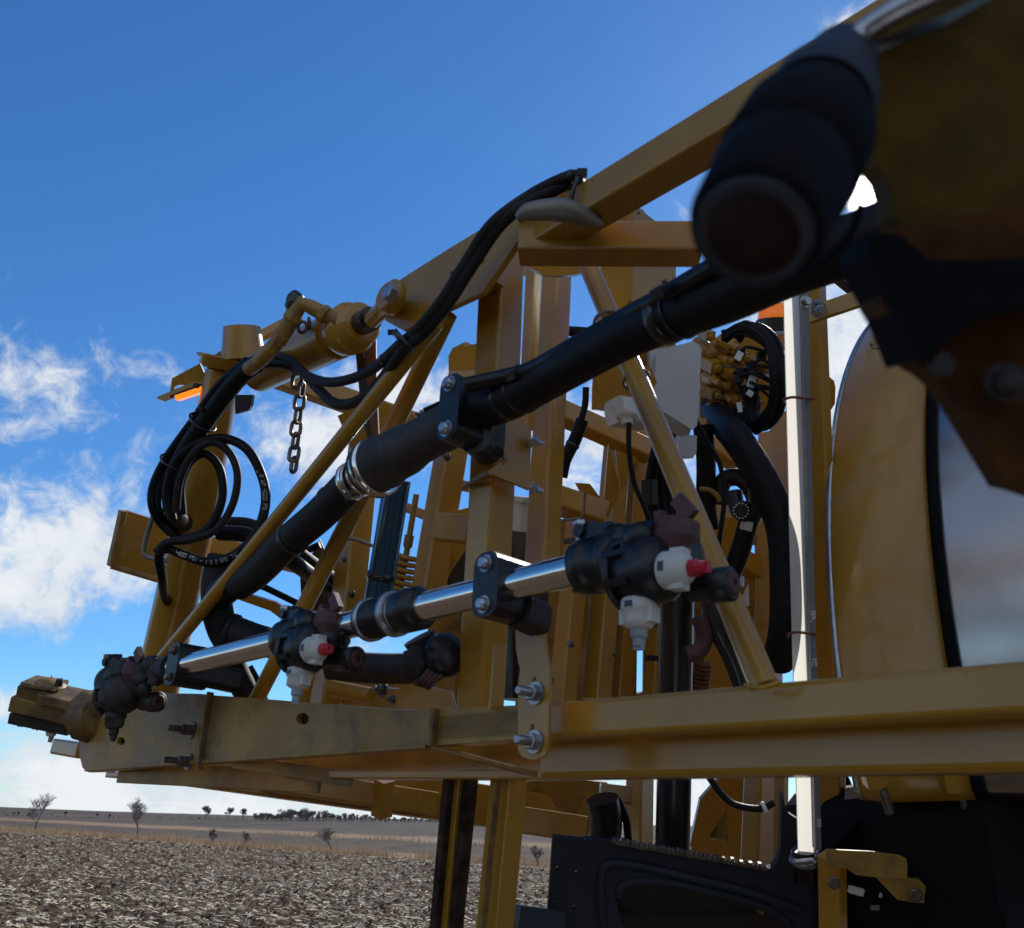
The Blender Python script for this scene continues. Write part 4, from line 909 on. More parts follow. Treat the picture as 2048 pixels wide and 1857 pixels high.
rb(1543, 870, 2.7, 1535, 1400, 2.7, 40, 44, 'column'); rb(1450, 1000, 2.9, 1440, 1420, 2.9, 70, 60, 'column')
rb(1625, 560, 2.15, 1673, 1775, 2.15, 36, 42, 'gauge_column'); rb(1560, 830, 2.6, 1570, 1050, 2.6, 20, 40, 'column')
# crossbars
rb(552, 752, 2.45, 850, 858, 2.45, 30, 46, 'crossbar'); rb(846, 850, 2.5, 930, 830, 2.5, 40, 50, 'crossbar')
rb(1121, 825, 2.6, 1300, 905, 2.7, 40, 42, 'crossbar'); rb(1112, 1000, 2.5, 1208, 1032, 2.5, 60, 46, 'crossbar')
rb(1060, 530, 2.0, 1180, 525, 2.1, 60, 20, 'crossbar'); rb(1400, 870, 2.8, 1560, 985, 2.8, 40, 40, 'crossbar')
rb(1405, 1010, 2.9, 1530, 1060, 2.8, 60, 60, 'crossbar'); rb(880, 1055, 2.3, 945, 1060, 2.2, 30, 56, 'crossbar')
rb(1480, 1120, 2.7, 1530, 1150, 2.7, 40, 40, 'crossbar')
def pp(pts, d, nm, mt=YEL, th=.01, par=None, holes=()):
    q = MB(); q.plate([P(x, y, d) for x, y in pts], fw*th, [[P(x, y, d) for x, y in h] for h in holes]); return q.build(nm, mt, par or RK)
pp([(675, 832), (754, 798), (830, 832), (800, 870), (760, 925), (716, 922), (700, 890)], 2.42, 'gusset')
pp([(880, 1030), (940, 1015), (935, 1095), (905, 1140), (874, 1190), (846, 1188), (862, 1100)], 2.42, 'gusset')
pp([(897, 741), (897, 712), (905, 697), (925, 689), (930, 694), (958, 686), (958, 740)], 2.38, 'column_cap')
pp([(1217, 887), (1241, 983), (1216, 1035), (1206, 1032), (1209, 983)], 2.55, 'gusset'); pp([(1230, 900), (1275, 915), (1245, 985)], 2.52, 'gusset')
pp([(1405, 1290), (1450, 1260), (1500, 1330), (1480, 1400), (1420, 1400)], 2.6, 'gusset'); pp([(1415, 1040), (1470, 1035), (1500, 1060), (1470, 1180), (1440, 1150)], 2.75, 'gusset')
pp([(1115, 1150), (1170, 1158), (1158, 1380), (1108, 1400)], 2.9, 'back_panel'); pp([(1160, 1200), (1210, 1210), (1195, 1400), (1150, 1400)], 2.85, 'back_panel')
pp([(600, 1340), (690, 1335), (760, 1345), (800, 1410), (590, 1405)], 2.5, 'lower_block'); pp([(745, 1375), (905, 1385), (915, 1425), (740, 1415)], 2.3, 'lower_block')
pp([(800, 1362), (905, 1385), (905, 1425), (795, 1418)], 2.2, 'lower_block')
pp([(960, 1020), (905, 1075), (878, 1110), (850, 1200), (945, 1195), (950, 1060)], 2.6, 'recess_shade', BLK)  # flat black sheets stand in for shade between the parts
pp([(640, 1080), (670, 1150), (675, 1240), (605, 1250), (600, 1150)], 2.9, 'recess_shade', BLK)
rp_ = [(1100, 1045), (1206, 1032), (1300, 1010), (1400, 1005), (1548, 1010), (1552, 1425), (1030, 1425), (1040, 1120)]
pp(rp_, 3.1, 'rear_panel', YELD, .02, None, [[(1274, 1302), (1287, 1300), (1286, 1386), (1273, 1388)], [(1428, 1066), (1433, 1064), (1442, 1098), (1438, 1100)], [(1502, 1092), (1512, 1090), (1512, 1120), (1502, 1118)], [(1400, 1298), (1408, 1297), (1413, 1326), (1405, 1327)], [(1162, 1230), (1166, 1228), (1165, 1256), (1161, 1254)]])
pp([(850, 1195), (965, 1180), (965, 1425), (905, 1425), (895, 1375), (862, 1340)], 2.8, 'rear_panel', YELD)
rb(1030, 1010, 2.6, 1030, 1400, 2.6, 60, 40, 'shade_block', BLK); pp([(600, 1330), (910, 1345), (910, 1420), (600, 1410)], 2.7, 'rear_panel', YELD)  # black upright added to fill the gap with shade
# sheet-metal box above
q = MB(); bx0 = P(1262, 620, 1.95)
q.plate([P(1204, 442, 1.95), P(1268, 409, 1.95), P(1262, 814, 1.95), P(1183, 820, 1.95), P(1184, 775, 1.95), P(1200, 560, 1.95)], fw*.05+rt*.03)
q.plate([P(1268, 409, 1.951), P(1320, 450, 2.0), P(1352, 500, 2.03), P(1351, 700, 2.03), P(1262, 814, 1.951)], fw*.05); q.build('sheet_box', YEL, RK)
for (x, y) in ((1277, 426), (1260, 604)):
    q = MB(); q.lathe(P(x, y, 1.945), -fw, [(0, .004), (.002, .003)], 10); q.build('rivet', CHN, RK)
rr = random.Random(12)
for (x, y, d) in ((1150, 1180, 2.35), (1142, 1290, 2.35), (1222, 1120, 2.45), (1258, 1060, 2.55), (1228, 1310, 2.45), (1310, 1250, 2.45), (690, 1120, 2.38), (705, 1190, 2.38), (900, 800, 2.4), (1500, 1240, 2.6), (1470, 1130, 2.6)):
    q = MB(); q.bolt(P(x, y, d), -MY, rr.uniform(.005, .009)); q.build('bolt', CHN, RK)
for (x0, y0, x1, y1, d, w_) in ((1180, 1060, 1240, 1080, 2.6, 16), (1190, 1240, 1250, 1256, 2.65, 14), (1320, 1130, 1420, 1160, 2.8, 22), (1440, 1180, 1540, 1200, 2.75, 26), (1420, 1290, 1500, 1300, 2.75, 18), (870, 960, 940, 975, 2.5, 18), (800, 1010, 870, 1040, 2.6, 16)):
    rb(x0, y0, d, x1, y1, d, w_, w_, 'stiffener')
# tube end ring, black straps
q = MB(); q.torus(P(1137, 1112, 2.42), MY, .017, .003, 28, 8); q.build('tube_end', YEL, RK)
for (x0, y0, x1, y1) in ((1100, 1360, 1150, 1366), (1127, 1084, 1180, 1076), (1290, 1316, 1330, 1318)): 
    q = MB(); q.beam(P(x0, y0, 2.42), P(x1, y1, 2.42), .006, .015, rad=.001); q.build('black_strap', BLK, RK)
q = MB(); q.tube([P(1170, 984, 2.4), P(1166, 1030, 2.4), P(1150, 1038, 2.4), P(1122, 1041, 2.4)], .0035, n=8); q.build('wire_handle', GLV, RK)
q = MB(); q.tube([P(686, 1080, 2.3), P(705, 1078, 2.3), P(735, 1088, 2.3), P(750, 1094, 2.3)], .005, n=8); q.build('wire_handle', GLV, RK)
# bolts & lower-detail
for (x, y, d, r_) in ((766, 1380, 2.18, .013), (787, 1400, 2.15, .008), (872, 832, 2.35, .009), (845, 833, 2.35, .009), (896, 916, 2.4, .008)):
    q = MB(); q.bolt(P(x, y, d), -MY, r_, shaft=.01); q.build('bolt', CHN, RK)
q = MB(); q.cyl(P(660, 1376, 2.3), P(742, 1392, 2.25), .02, n=20); q.build('cross_pin', YEL, RK)
pp([(1150, 966), (1180, 968), (1198, 992), (1200, 1004), (1160, 985)], 2.6, 'cast_lug')
# lower mid region (below the beam, between posts and fender)
pp([(1045, 1570), (1060, 1562), (1160, 1560), (1215, 1566), (1220, 1700), (1180, 1690), (1150, 1655), (1050, 1640)], 3.1, 'lower_panel', YELD)
rb(1040, 1640, 2.9, 1170, 1660, 2.9, 50, 50, 'lower_rail'); rb(1280, 1550, 2.6, 1276, 1760, 2.6, 46, 40, 'column')
pp([(1400, 1600), (1440, 1555), (1560, 1550), (1570, 1760), (1400, 1740), (1380, 1690)], 2.9, 'lower_gusset', YEL, .02, None, [[(1416, 1678), (1453, 1620), (1457, 1686)]])
pp([(1400, 1600), (1470, 1600), (1470, 1700), (1400, 1700)], 3.02, 'lower_backing', BLK)  # black plate added behind the gusset hole to hide a sun glint
rb(1520, 1540, 2.5, 1512, 1760, 2.5, 60, 40, 'column'); rb(1563, 1540, 2.4, 1560, 1720, 2.4, 22, 22, 'column')
rb(1200, 1585, 2.4, 1262, 1592, 2.4, 30, 34, 'lower_rail'); rb(1245, 1618, 2.9, 1275, 1622, 2.9, 20, 30, 'lower_rail')
# hydraulic lift cylinder (blue-black)
LC = thing('lift_cylinder', P(770, 1100, 1.95), 'upright black lift cylinder with blue sheen behind the plumbing coupling', 'hydraulic cylinder')
m = MB(); m.cyl(P(795, 960, 1.98), P(752, 1222, 1.98), .030, n=36); m.build('barrel', CHR, LC)
m = MB(); a_ = P(752, 1222, 1.98)-P(795, 960, 1.98); m.lathe(P(764, 1150, 1.98), a_, [(-.006, .0305), (-.005, .0335), (.01, .0335), (.012, .0305)], 36); m.build('collar', BLK, LC)
# springs
def spring(x0, y0, x1, y1, d, r_, w_, turns, label, mt=YEL):
    t_ = thing('coil_spring', P(x0, y0, d), label, 'spring', 'coil springs in the rack'); a, sd, u = frame(P(x1, y1, d)-P(x0, y0, d)); L = (P(x1, y1, d)-P(x0, y0, d)).length
    pts = [P(x0, y0, d)+a*L*k/(turns*16)+(sd*math.cos(2*math.pi*k/16)+u*math.sin(2*math.pi*k/16))*r_ for k in range(turns*16+1)]
    q = MB(); q.tube(pts, w_, n=8, spline=False); q.build('coil', mt, t_)
    q = MB(); q.cyl(P(x0, y0, d)-a*.15, P(x1, y1, d), r_*.34, n=14); q.hexb(P(x0, y0, d)-a*.05, a, r_*.55, .03); q.build('spring_rod', YELD, t_); return t_
spring(812, 1112, 797, 1200, 2.15, .022, .0068, 7, 'yellow coil spring right of the upright black cylinder')
spring(1402, 1325, 1394, 1385, 2.3, .026, .006, 7, 'brown coil spring near the foot of the right diagonal brace', BRN)
# small white/beige box
m = MB(); m.beam(P(1046, 1000, 2.2), P(1038, 1062, 2.2), .045, .04, rad=.01); m.beam(P(1047, 994, 2.19), P(1046, 1004, 2.19), .05, .045, rad=.006)
tag(m.build('filter_canister', WHT), 'cream canister glimpsed right of the lower post', 'canister')

# ------------------------------------------------------------------ junction boxes
JB = thing('junction_box', P(1350, 790, 1.9), 'big light grey electrical box behind the right diagonal brace', 'electrical box', 'electrical boxes')
fp = [(1312, 712), (1335, 696), (1386, 683), (1399, 691), (1403, 700), (1394, 852), (1386, 859), (1380, 857), (1308, 812)]
m = MB(); m.plate([P(x, y, 1.90) for x, y in fp], fw*.012+rt*-.002, bev=0); m.build('lid', GRB, JB)
m = MB(); m.plate([P(1300, 700, 1.93), P(1390, 690, 1.93), P(1385, 852, 1.93), P(1378, 872, 1.97), P(1322, 842, 1.97), P(1300, 812, 1.94)], fw*.10); m.build('box_body', GRB, JB)
JB2 = thing('junction_box', P(1373, 895, 2.1), 'small light grey box hanging below the big grey box', 'electrical box', 'electrical boxes')
m = MB(); m.plate([P(x, y, 2.1) for x, y in ((1362, 868), (1394, 872), (1393, 905), (1386, 917), (1378, 918), (1353, 908))], fw*.06); m.build('box_body', GRB, JB2)
JB3 = thing('junction_box', P(1250, 825, 1.85), 'white cable gland box under the yellow sheet metal box', 'electrical box', 'electrical boxes')
m = MB(); m.beam(P(1229, 822, 1.85), P(1290, 832, 1.9), .06, pxm(52, 1.85), rad=.012); m.build('box_body', WHT, JB3)
m = MB(); m.lathe(P(1254, 836, 1.82), -Z, [(-.01, .022), (0, .022), (.002, .012), (.016, .012)], 20); m.build('cable_gland', WHT, JB3)
hose('power_cable', [(1258, 845, 1.8), (1258, 900, 1.8), (1268, 965, 1.8), (1288, 1012, 1.8), (1300, 1050, 1.8), (1302, 1100, 1.8)], .0055, RUB, 'black cable dropping from the white gland box', 'cable')
hose('power_cable', [(1392, 842, 1.95), (1415, 885, 1.95), (1440, 930, 1.95), (1448, 1000, 1.95), (1440, 1070, 1.95), (1436, 1110, 1.95)], .0055, RUB, 'thin black cable arching right of the diagonal brace', 'cable')

# ------------------------------------------------------------------ valve manifold
VM = thing('valve_manifold', P(1450, 760, 2.3), 'yellow hydraulic valve manifold covered in fittings right of the grey box', 'valve block')
m = MB(); m.plate([P(x, y, 2.36) for x, y in ((1400, 690), (1470, 660), (1530, 680), (1545, 760), (1530, 840), (1470, 860), (1400, 850))], fw*.12); m.build('block', YEL, VM)
rr = random.Random(4)
fit = [(1415, 702, 16), (1422, 730, 15), (1412, 752, 13), (1440, 770, 14), (1420, 785, 13), (1425, 812, 18), (1450, 795, 10), (1450, 745, 13), (1470, 770, 14), (1458, 700, 12), (1480, 712, 12), (1498, 722, 14), (1500, 750, 12), (1470, 800, 12), (1488, 790, 13), (1505, 800, 12), (1462, 828, 12), (1440, 840, 12), (1485, 842, 10), (1445, 720, 10), (1520, 740, 12), (1475, 735, 12), (1412, 668, 12), (1440, 680, 13)]
for i, (x, y, r_) in enumerate(fit):
    q = MB(); rr_ = pxm(r_, 2.25); d_ = (-fw*.8+rt*(.4+rr.uniform(-.15, .15))+up*(-.3+rr.uniform(-.15, .15))).normalized()
    if i % 3 == 0: q.lathe(P(x, y, 2.30), d_, [(-.05, rr_*1.1), (0, rr_), (.012, rr_), (.014, rr_*.7), (.03, rr_*.7), (.032, rr_*.3)], 22)
    elif i % 3 == 1: q.box(P(x, y, 2.28), d_*.05, rt*rr_*1.7, (d_.cross(rt)).normalized()*rr_*1.6, .003); q.lathe(P(x, y, 2.28), d_, [(.024, rr_*.6), (.034, rr_*.6), (.036, rr_*.3)], 6, True)
    else: q.hexb(P(x, y, 2.31), d_, rr_, .05); q.cyl(P(x, y, 2.30), P(x, y, 2.30)+d_*.07, rr_*.5, n=12)
    q.build('fitting', YELD if i % 4 == 0 else YEL, VM)
q = MB(); q.cyl(P(1420, 845, 2.28), P(1412, 865, 2.28), .035); q.build('manifold_foot', YEL, VM)
CH = thing('cable_harness', P(1540, 760, 2.1), 'loop of black cables with white tags around the valve manifold', 'cables')
for i in range(20):
    o1, o2 = rr.uniform(-13, 12), rr.uniform(-12, 12)
    q = MB(); q.tube([P(1455+rr.uniform(-12, 25), 668+rr.uniform(-4, 18), 2.2), P(1500+o1, 658+o2, 2.16), P(1545+o1, 690+o2, 2.12), P(1556+o1, 750+o2, 2.1), P(1552+o1, 815+o2, 2.12), P(1525+o1, 850+o2, 2.15), P(1500+rr.uniform(-12, 12), 850+o2, 2.18), P(1470+rr.uniform(-10, 50), 800+rr.uniform(-60, 30), 2.22)], rr.uniform(.004, .0075), n=8); q.build('cable', RUB, CH)
for i in range(9):
    x, y = rr.uniform(1470, 1530), rr.uniform(690, 800)
    q = MB(); q.tube([P(x, y, 2.2), P(x+rr.uniform(5, 25), y-12, 2.14), P(1545, y+rr.uniform(-10, 25), 2.12)], .004, n=8); q.build('cable', RUB, CH)
    q = MB(); q.box(P(x, y, 2.19), rt*.02, up*.018, fw*.02); q.build('plug', BLK, CH)
for (x, y, w_, h_, a_) in ((1478, 712, 13, 18, .5), (1504, 762, 15, 27, .3), (1500, 787, 13, 12, .6), (1479, 815, 9, 20, -.2), (1533, 755, 12, 14, 0)):
    q = MB(); ux = (rt*math.cos(a_)-up*math.sin(a_)); uy = (rt*math.sin(a_)+up*math.cos(a_)); q.box(P(x, y, 2.15), ux*pxm(w_, 2.15), uy*pxm(h_, 2.15), fw*.004); q.build('cable_tag', TAG, CH)

# ------------------------------------------------------------------ black hoses right of centre
gr = 'black hoses between rack and gauge'
hose('return_hose', [(1425, 815, 2.38), (1450, 850, 2.2), (1475, 880, 2.1), (1520, 950, 2.05), (1562, 1050, 2.02), (1572, 1150, 2.0), (1570, 1260, 2.0), (1555, 1325, 2.05)], .036, RUB, 'widest black hose sweeping down left of the white gauge', group=gr, n=24)
hose('return_hose', [(1405, 850, 2.2), (1412, 920, 2.2), (1412, 1000, 2.2), (1420, 1060, 2.2)], .024, RUB, 'straight black hose dropping from the valve manifold', group=gr)
hose('return_hose', [(1498, 1040, 2.15), (1478, 1110, 2.15), (1448, 1180, 2.15), (1430, 1240, 2.15)], .024, RUB, 'short black hose slanting down left behind the brace', group=gr)
hose('return_hose', [(1440, 1010, 2.2), (1445, 965, 2.2), (1475, 955, 2.18), (1500, 975, 2.16), (1512, 1010, 2.15), (1500, 1045, 2.15)], .022, PLA, 'curled black elbow hose by the round plug', group=gr)
hose('return_hose', [(1470, 985, 2.1), (1475, 1020, 2.08), (1492, 1030, 2.05)], .018, PLA, 'small black elbow entering the round ringed plug', group=gr)
m = MB(); m.lathe(P(1482, 1022, 2.05), -fw+rt*.2, [(0, .022), (.008, .024), (.010, .018), (.010, .014)], 28); tag(m.build('round_plug', BLK), 'round black plug with a ring of pale dots', 'plug')
pr = [o for o in bpy.data.objects if o.name.startswith('round_plug')][0]
m = MB()
for k in range(14):
    a_ = 2*math.pi*k/14; m.blob(P(1482, 1022, 2.035)+(rt*math.cos(a_)+up*math.sin(a_))*.017, .0018, amp=0, n=4)
m.build('dot_ring', WPR, pr)
m = MB(); m.tube([P(1400, 978, 2.1), P(1418, 980, 2.1), P(1432, 990, 2.1), P(1440, 1002, 2.1)], .006, n=8); tag(m.build('bent_rod', YELD), 'short bent tan rod above the round plug', 'rod')
m = MB(); m.box(P(1493, 1052, 2.12), rt*.026-up*.006, up*.022, fw*.01); tag(m.build('hose_tag', TAG), 'white tag wrapped on the slanting black hose', 'tag')
m = MB(); m.plate([P(1490, 960, 2.05), P(1498, 958, 2.05), P(1501, 975, 2.05), P(1499, 1030, 2.05), P(1486, 1042, 2.05), P(1482, 1040, 2.05), P(1496, 1026, 2.05), P(1497, 975, 2.05)], fw*.003); tag(m.build('retaining_clip', GLV), 'thin pale wire clip beside the round plug', 'clip')
m = MB(); m.plate([P(1484, 1195, 2.2), P(1497, 1168, 2.2), P(1499, 1212, 2.2), P(1486, 1213, 2.2)], fw*.003); tag(m.build('hang_tag', TAG), 'pale paper tag hanging on the rear column', 'tag')
gm = 'hoses bundled at the centre'
for i, (x0, x1, lb_) in enumerate(((1298, 1302, 'leftmost black hose of the centre bundle'), (1312, 1318, 'second black hose of the centre bundle'), (1326, 1338, 'third black hose of the centre bundle, faint lettering'), (1338, 1350, 'rightmost black hose of the centre bundle'))):
    hose('bundled_hose', [(x0+24, 860, 2.25), (x0+8, 920, 2.25), (x0, 980, 2.25), (x1, 1060, 2.22), (x1+8, 1130, 2.2)], .012, RUB, lb_, group=gm)
m = MB(); m.beam(P(1298, 960, 2.2), P(1300, 1010, 2.2), .03, .03, rad=.003); tag(m.build('connector_block', PLA), 'dark connector block strapped to the centre hose bundle', 'connector')
hose('sleeve_hose', [(1348, 1090, 2.2), (1352, 1190, 2.2), (1352, 1300, 2.2), (1350, 1400, 2.2), (1348, 1560, 2.2), (1344, 1720, 2.2)], [.048, .044, .042, .042, .042], BLK, 'very thick black sleeved hose passing behind the beam', group=gm, n=24)
hose('sleeve_hose', [(1205, 1598, 2.3), (1212, 1640, 2.3), (1205, 1700, 2.3)], .042, BLK, 'short thick black hose just above the fender left end', group=gm, n=20)
hose('sleeve_hose', [(1235, 1600, 2.3), (1252, 1640, 2.3), (1258, 1700, 2.3)], .010, RUB, 'thin black hose next to the short thick one', group=gm)
hose('sleeve_hose', [(1395, 1080, 2.15), (1412, 1160, 2.12), (1432, 1250, 2.1), (1465, 1320, 2.1), (1490, 1390, 2.1)], .022, BLK, 'black hose curving down under the diagonal brace', group=gm, n=18)
hose('brown_hose', [(1398, 1235, 2.1), (1410, 1270, 2.1), (1400, 1300, 2.1), (1375, 1310, 2.1)], .020, MAR, 'brown curled hose beside the very thick sleeve')
hose('black_hose', [(1165, 840, 2.3), (1150, 880, 2.3), (1130, 920, 2.3), (1122, 955, 2.3)], .017, RUB, 'black hose crossing the open bay right of the post', bands=(.45,))
hose('black_hose', [(1172, 775, 2.4), (1170, 810, 2.4), (1160, 850, 2.4)], .009, RUB, 'short thin hose above the open bay')
hose('black_hose', [(1125, 662, 2.3), (1160, 664, 2.3), (1210, 668, 2.3)], .013, RUB, 'short level black hose behind the thick rising hose')
hose('black_hose', [(640, 1090, 2.5), (600, 1105, 2.5), (530, 1110, 2.45)], .010, RUB, 'thin black hose behind the lower brace')
hose('black_hose', [(470, 1160, 2.45), (520, 1172, 2.45), (560, 1190, 2.45), (610, 1215, 2.45)], .009, RUB, 'short black hose end below the thick dusty hose')
hose('wire_lead', [(1416, 1552, 1.6), (1440, 1585, 1.6), (1470, 1610, 1.6), (1520, 1618, 1.6), (1548, 1606, 1.6)], .006, RUB, 'thin black lead with white collar hanging below the beam', 'cable')
wl_ = [o for o in bpy.data.objects if o.name.startswith('wire_lead')][0]
m = MB(); m.lathe(P(1524, 1617, 1.6), P(1548, 1606, 1.6)-P(1520, 1618, 1.6), [(0, .006), (0, .010), (.007, .010), (.007, .006)], 16); m.build('collar', TAG, wl_)

# ================================================================== GAUGE
GA = thing('sight_gauge', P(1600, 1200, 1.95), 'tall milky white square sight gauge, bright in the sun, with numbered dark scale', 'gauge')
g0, g1 = P(1590, 560, 1.97), P(1617, 1712, 1.97)
m = MB(); e0 = [P(1570, 560, 1.99), P(1565, 560, 1.955), P(1600, 560, 1.945), P(1603, 560, 1.98)]; e1 = [P(1600, 1712, 1.99), P(1595, 1712, 1.955), P(1629, 1712, 1.945), P(1632, 1712, 1.98)]
m.add(e0+e1, [[0, 1, 5, 4], [1, 2, 6, 5], [2, 3, 7, 6]]); m.build('gauge_tube', GAU, GA)
def GP(x, y, d=1.925): return P(x, y, d)
m = MB(); m.plate([GP(1602, 560, 1.93), GP(1617, 560, 1.93), GP(1627, 1100, 1.93), GP(1643, 1700, 1.93), GP(1631, 1700, 1.93), GP(1616, 1100, 1.93)], fw*.02); sc = m.build('scale_strip', DKG, GA)
seg7 = {'0': 'abcdef', '1': 'bc', '2': 'abged', '5': 'afgcd', '7': 'abc', '4': 'fgbc'}
def num(txt, x, y, s_, par):
    q = MB()
    for k, chn in enumerate(txt[::-1]):
        X0, Y0 = x, y-k*s_*.85                     # digits read upward, rotated a quarter turn
        pt = {'a': ((0, 1), (1, 1)), 'b': ((1, 1), (1, .5)), 'c': ((1, .5), (1, 0)), 'd': ((0, 0), (1, 0)), 'e': ((0, 0), (0, .5)), 'f': ((0, .5), (0, 1)), 'g': ((0, .5), (1, .5))}
        for sg in seg7[chn]:
            (a1, b1), (a2, b2) = pt[sg]
            q.tube([GP(X0+a1*s_*.9, Y0-b1*s_*.65, 1.928), GP(X0+a2*s_*.9, Y0-b2*s_*.65, 1.928)], .0012, n=5, spline=False)
    q.build('numeral', WPR, par)
def numh(txt, x, y, w_, h_, par):
    q = MB(); pt = {'a': ((0, 1), (1, 1)), 'b': ((1, 1), (1, .5)), 'c': ((1, .5), (1, 0)), 'd': ((0, 0), (1, 0)), 'e': ((0, 0), (0, .5)), 'f': ((0, .5), (0, 1)), 'g': ((0, .5), (1, .5))}
    for k, chn in enumerate(txt):
        for sg in seg7[chn]:
            (a1, b1), (a2, b2) = pt[sg]
            q.tube([GP(x+k*w_*1.35+a1*w_, y-b1*h_, 1.927), GP(x+k*w_*1.35+a2*w_, y-b2*h_, 1.927)], .0009, n=5, spline=False)
    q.build('numeral', WPR, par)
numh('450', 1621, 1237, 2.6, 14, sc); numh('275', 1624, 1333, 2.6, 14, sc); numh('150', 1632, 1654, 2.6, 15, sc)
q = MB(); q.tube([GP(1620, 1245), GP(1630, 1236)], .0008, n=4, spline=False); q.build('scale_mark', WPR, sc)
for (x, y) in ((1593, 798), (1600, 1268)):
    m = MB(); m.tube([P(x-24, y+6, 1.95), P(x-24, y+1, 1.92), P(x-8, y-3, 1.915), P(x+16, y-1, 1.915), P(x+34, y, 1.93)], .0032, n=8); m.build('wire_tie', BRN, GA)
m = MB(); m.lathe(P(1608, 1700, 1.96), P(1611, 1780, 1.96)-P(1608, 1700, 1.96), [(0, .026), (.01, .028), (.03, .028), (.032, .022), (.07, .024), (.072, .018)], 20); m.build('bottom_fitting', PLA, GA)
m = MB(); m.lathe(P(1608, 1716, 1.94), P(1611, 1780, 1.96)-P(1608, 1700, 1.96), [(0, .029), (0, .031), (.012, .031), (.012, .029)], 28); m.cyl(P(1590, 1725, 1.9), P(1626, 1722, 1.9), .006, n=10); m.build('worm_clamp', ZNC, GA)
m = MB(); m.bolt(P(1610, 604, 1.93), -fw+rt*.4, .009); m.build('bolt', ZNC, GA); m = MB(); m.bolt(P(1638, 1712, 1.92), -fw+rt*.4, .009); m.build('bolt', ZNC, GA)
GB = thing('gauge_bracket', P(1700, 600, 2.05), 'flat yellow bar bolted to the top of the gauge post, going right', 'bracket')
m = MB(); m.beam(P(1618, 632, 2.06), P(1800, 570, 1.95), .012, pxm(38, 2.0), rad=.003); m.build('bar', YEL, GB)
for (x, y, r_) in ((1636, 620, .0125), (1632, 605, .006)):
    m = MB(); m.bolt(P(x, y, 2.02), -fw-up*.2, r_, shaft=.012); m.build('bolt', ZNC, GB)
m = MB(); m.beam(P(1660, 535, 2.6), P(1790, 640, 2.6), .03, pxm(36, 2.6), rad=.004); tag(m.build('rear_strut', BLK), 'black bar crossing behind the gauge bracket', 'bar')
m = MB(); m.plate([P(1660, 755, 2.4), P(1668, 762, 2.4), P(1671, 775, 2.4), P(1670, 808, 2.4), P(1661, 822, 2.4), P(1655, 822, 2.4), P(1655, 750, 2.4)], fw*.02); tag(m.build('yellow_lug', YEL), 'small yellow lug sticking out behind the gauge post', 'lug')

# beacon
BC = thing('beacon', P(1547, 640, 2.6), 'amber beacon on a black base mostly behind the gauge', 'beacon')
m = MB(); m.lathe(P(1548, 650, 2.6), up, [(0, .045), (.02, .046), (.05, .042), (.06, .03), (.065, .001)], 28); m.build('lens', BEA, BC)
m = MB(); m.lathe(P(1548, 668, 2.57), up, [(0, .05), (.04, .05)], 28); m.build('base', BLK, BC)
m = MB(); m.plate([P(1520, 668, 2.7), P(1600, 648, 2.7), P(1600, 690, 2.7), P(1552, 708, 2.7), P(1528, 690, 2.7)], fw*.05); m.build('mounting_plate', YELD, BC)

# ================================================================== PRODUCT TANK
TK = thing('product_tank', P(1800, 1100, 2.3), 'big barrel tank with yellow end band and polished steel shell', 'tank')
Rt = .60
near = P(1654, 1040, 2.05); Rt = 1.337; tc0 = P(1654, 1040, 2.05)+MY*1.317-Z*.278
def trow(t, r_, a0=-13, a1=110, n=110):
    o_ = [tc0+MX*t+(-MY*math.cos(R(a))+Z*math.sin(R(a)))*r_ for a in [a0+(a1-a0)*i/n for i in range(n+1)]]
    return [o_[0]+MY*1.2-Z*.02, o_[0]+MY*.02-Z*.02]+o_
m = MB(); m.ring([trow(.0, Rt-.02), trow(.0, Rt), trow(.012, Rt+.002), trow(.225, Rt+.002), trow(.228, Rt-.01)], True, cap=False, closed=False); m.build('yellow_band', YEL, TK)
m = MB(); m.ring([trow(-.006, Rt-.012), trow(-.006, Rt+.003), trow(.004, Rt+.004), trow(.006, Rt-.01)], True, cap=False, closed=False); m.build('end_trim', ZNC, TK)
m = MB(); m.ring([trow(.226, Rt-.005), trow(.226, Rt+.010), trow(.244, Rt+.010), trow(.246, Rt-.01)], True, cap=False, closed=False); m.build('rubber_seal', RUBX, TK)
m = MB(); m.ring([trow(.24, Rt-.004), trow(.26, Rt-.003), trow(.6, Rt-.003), trow(1.1, Rt-.003)], True, cap=False, closed=False); m.build('steel_shell', TNK, TK)
m = MB(); m.ring([trow(.03, Rt-.03), [p.lerp(tc0+MX*.03, .8) for p in trow(.03, Rt-.03)]], True, cap=False, closed=False); m.build('end_wall', YELD, TK)
m = MB(); m.tube([P(1748, 692, 2.0), P(1740, 688, 2.0), P(1750, 698, 2.0), P(1790, 692, 2.0)], .0012, n=5); m.tube([P(1766, 636, 2.03), P(1758, 650, 2.03), P(1762, 655, 2.03)], .0012, n=5); m.build('hairline_scratch', PLAM, TK)
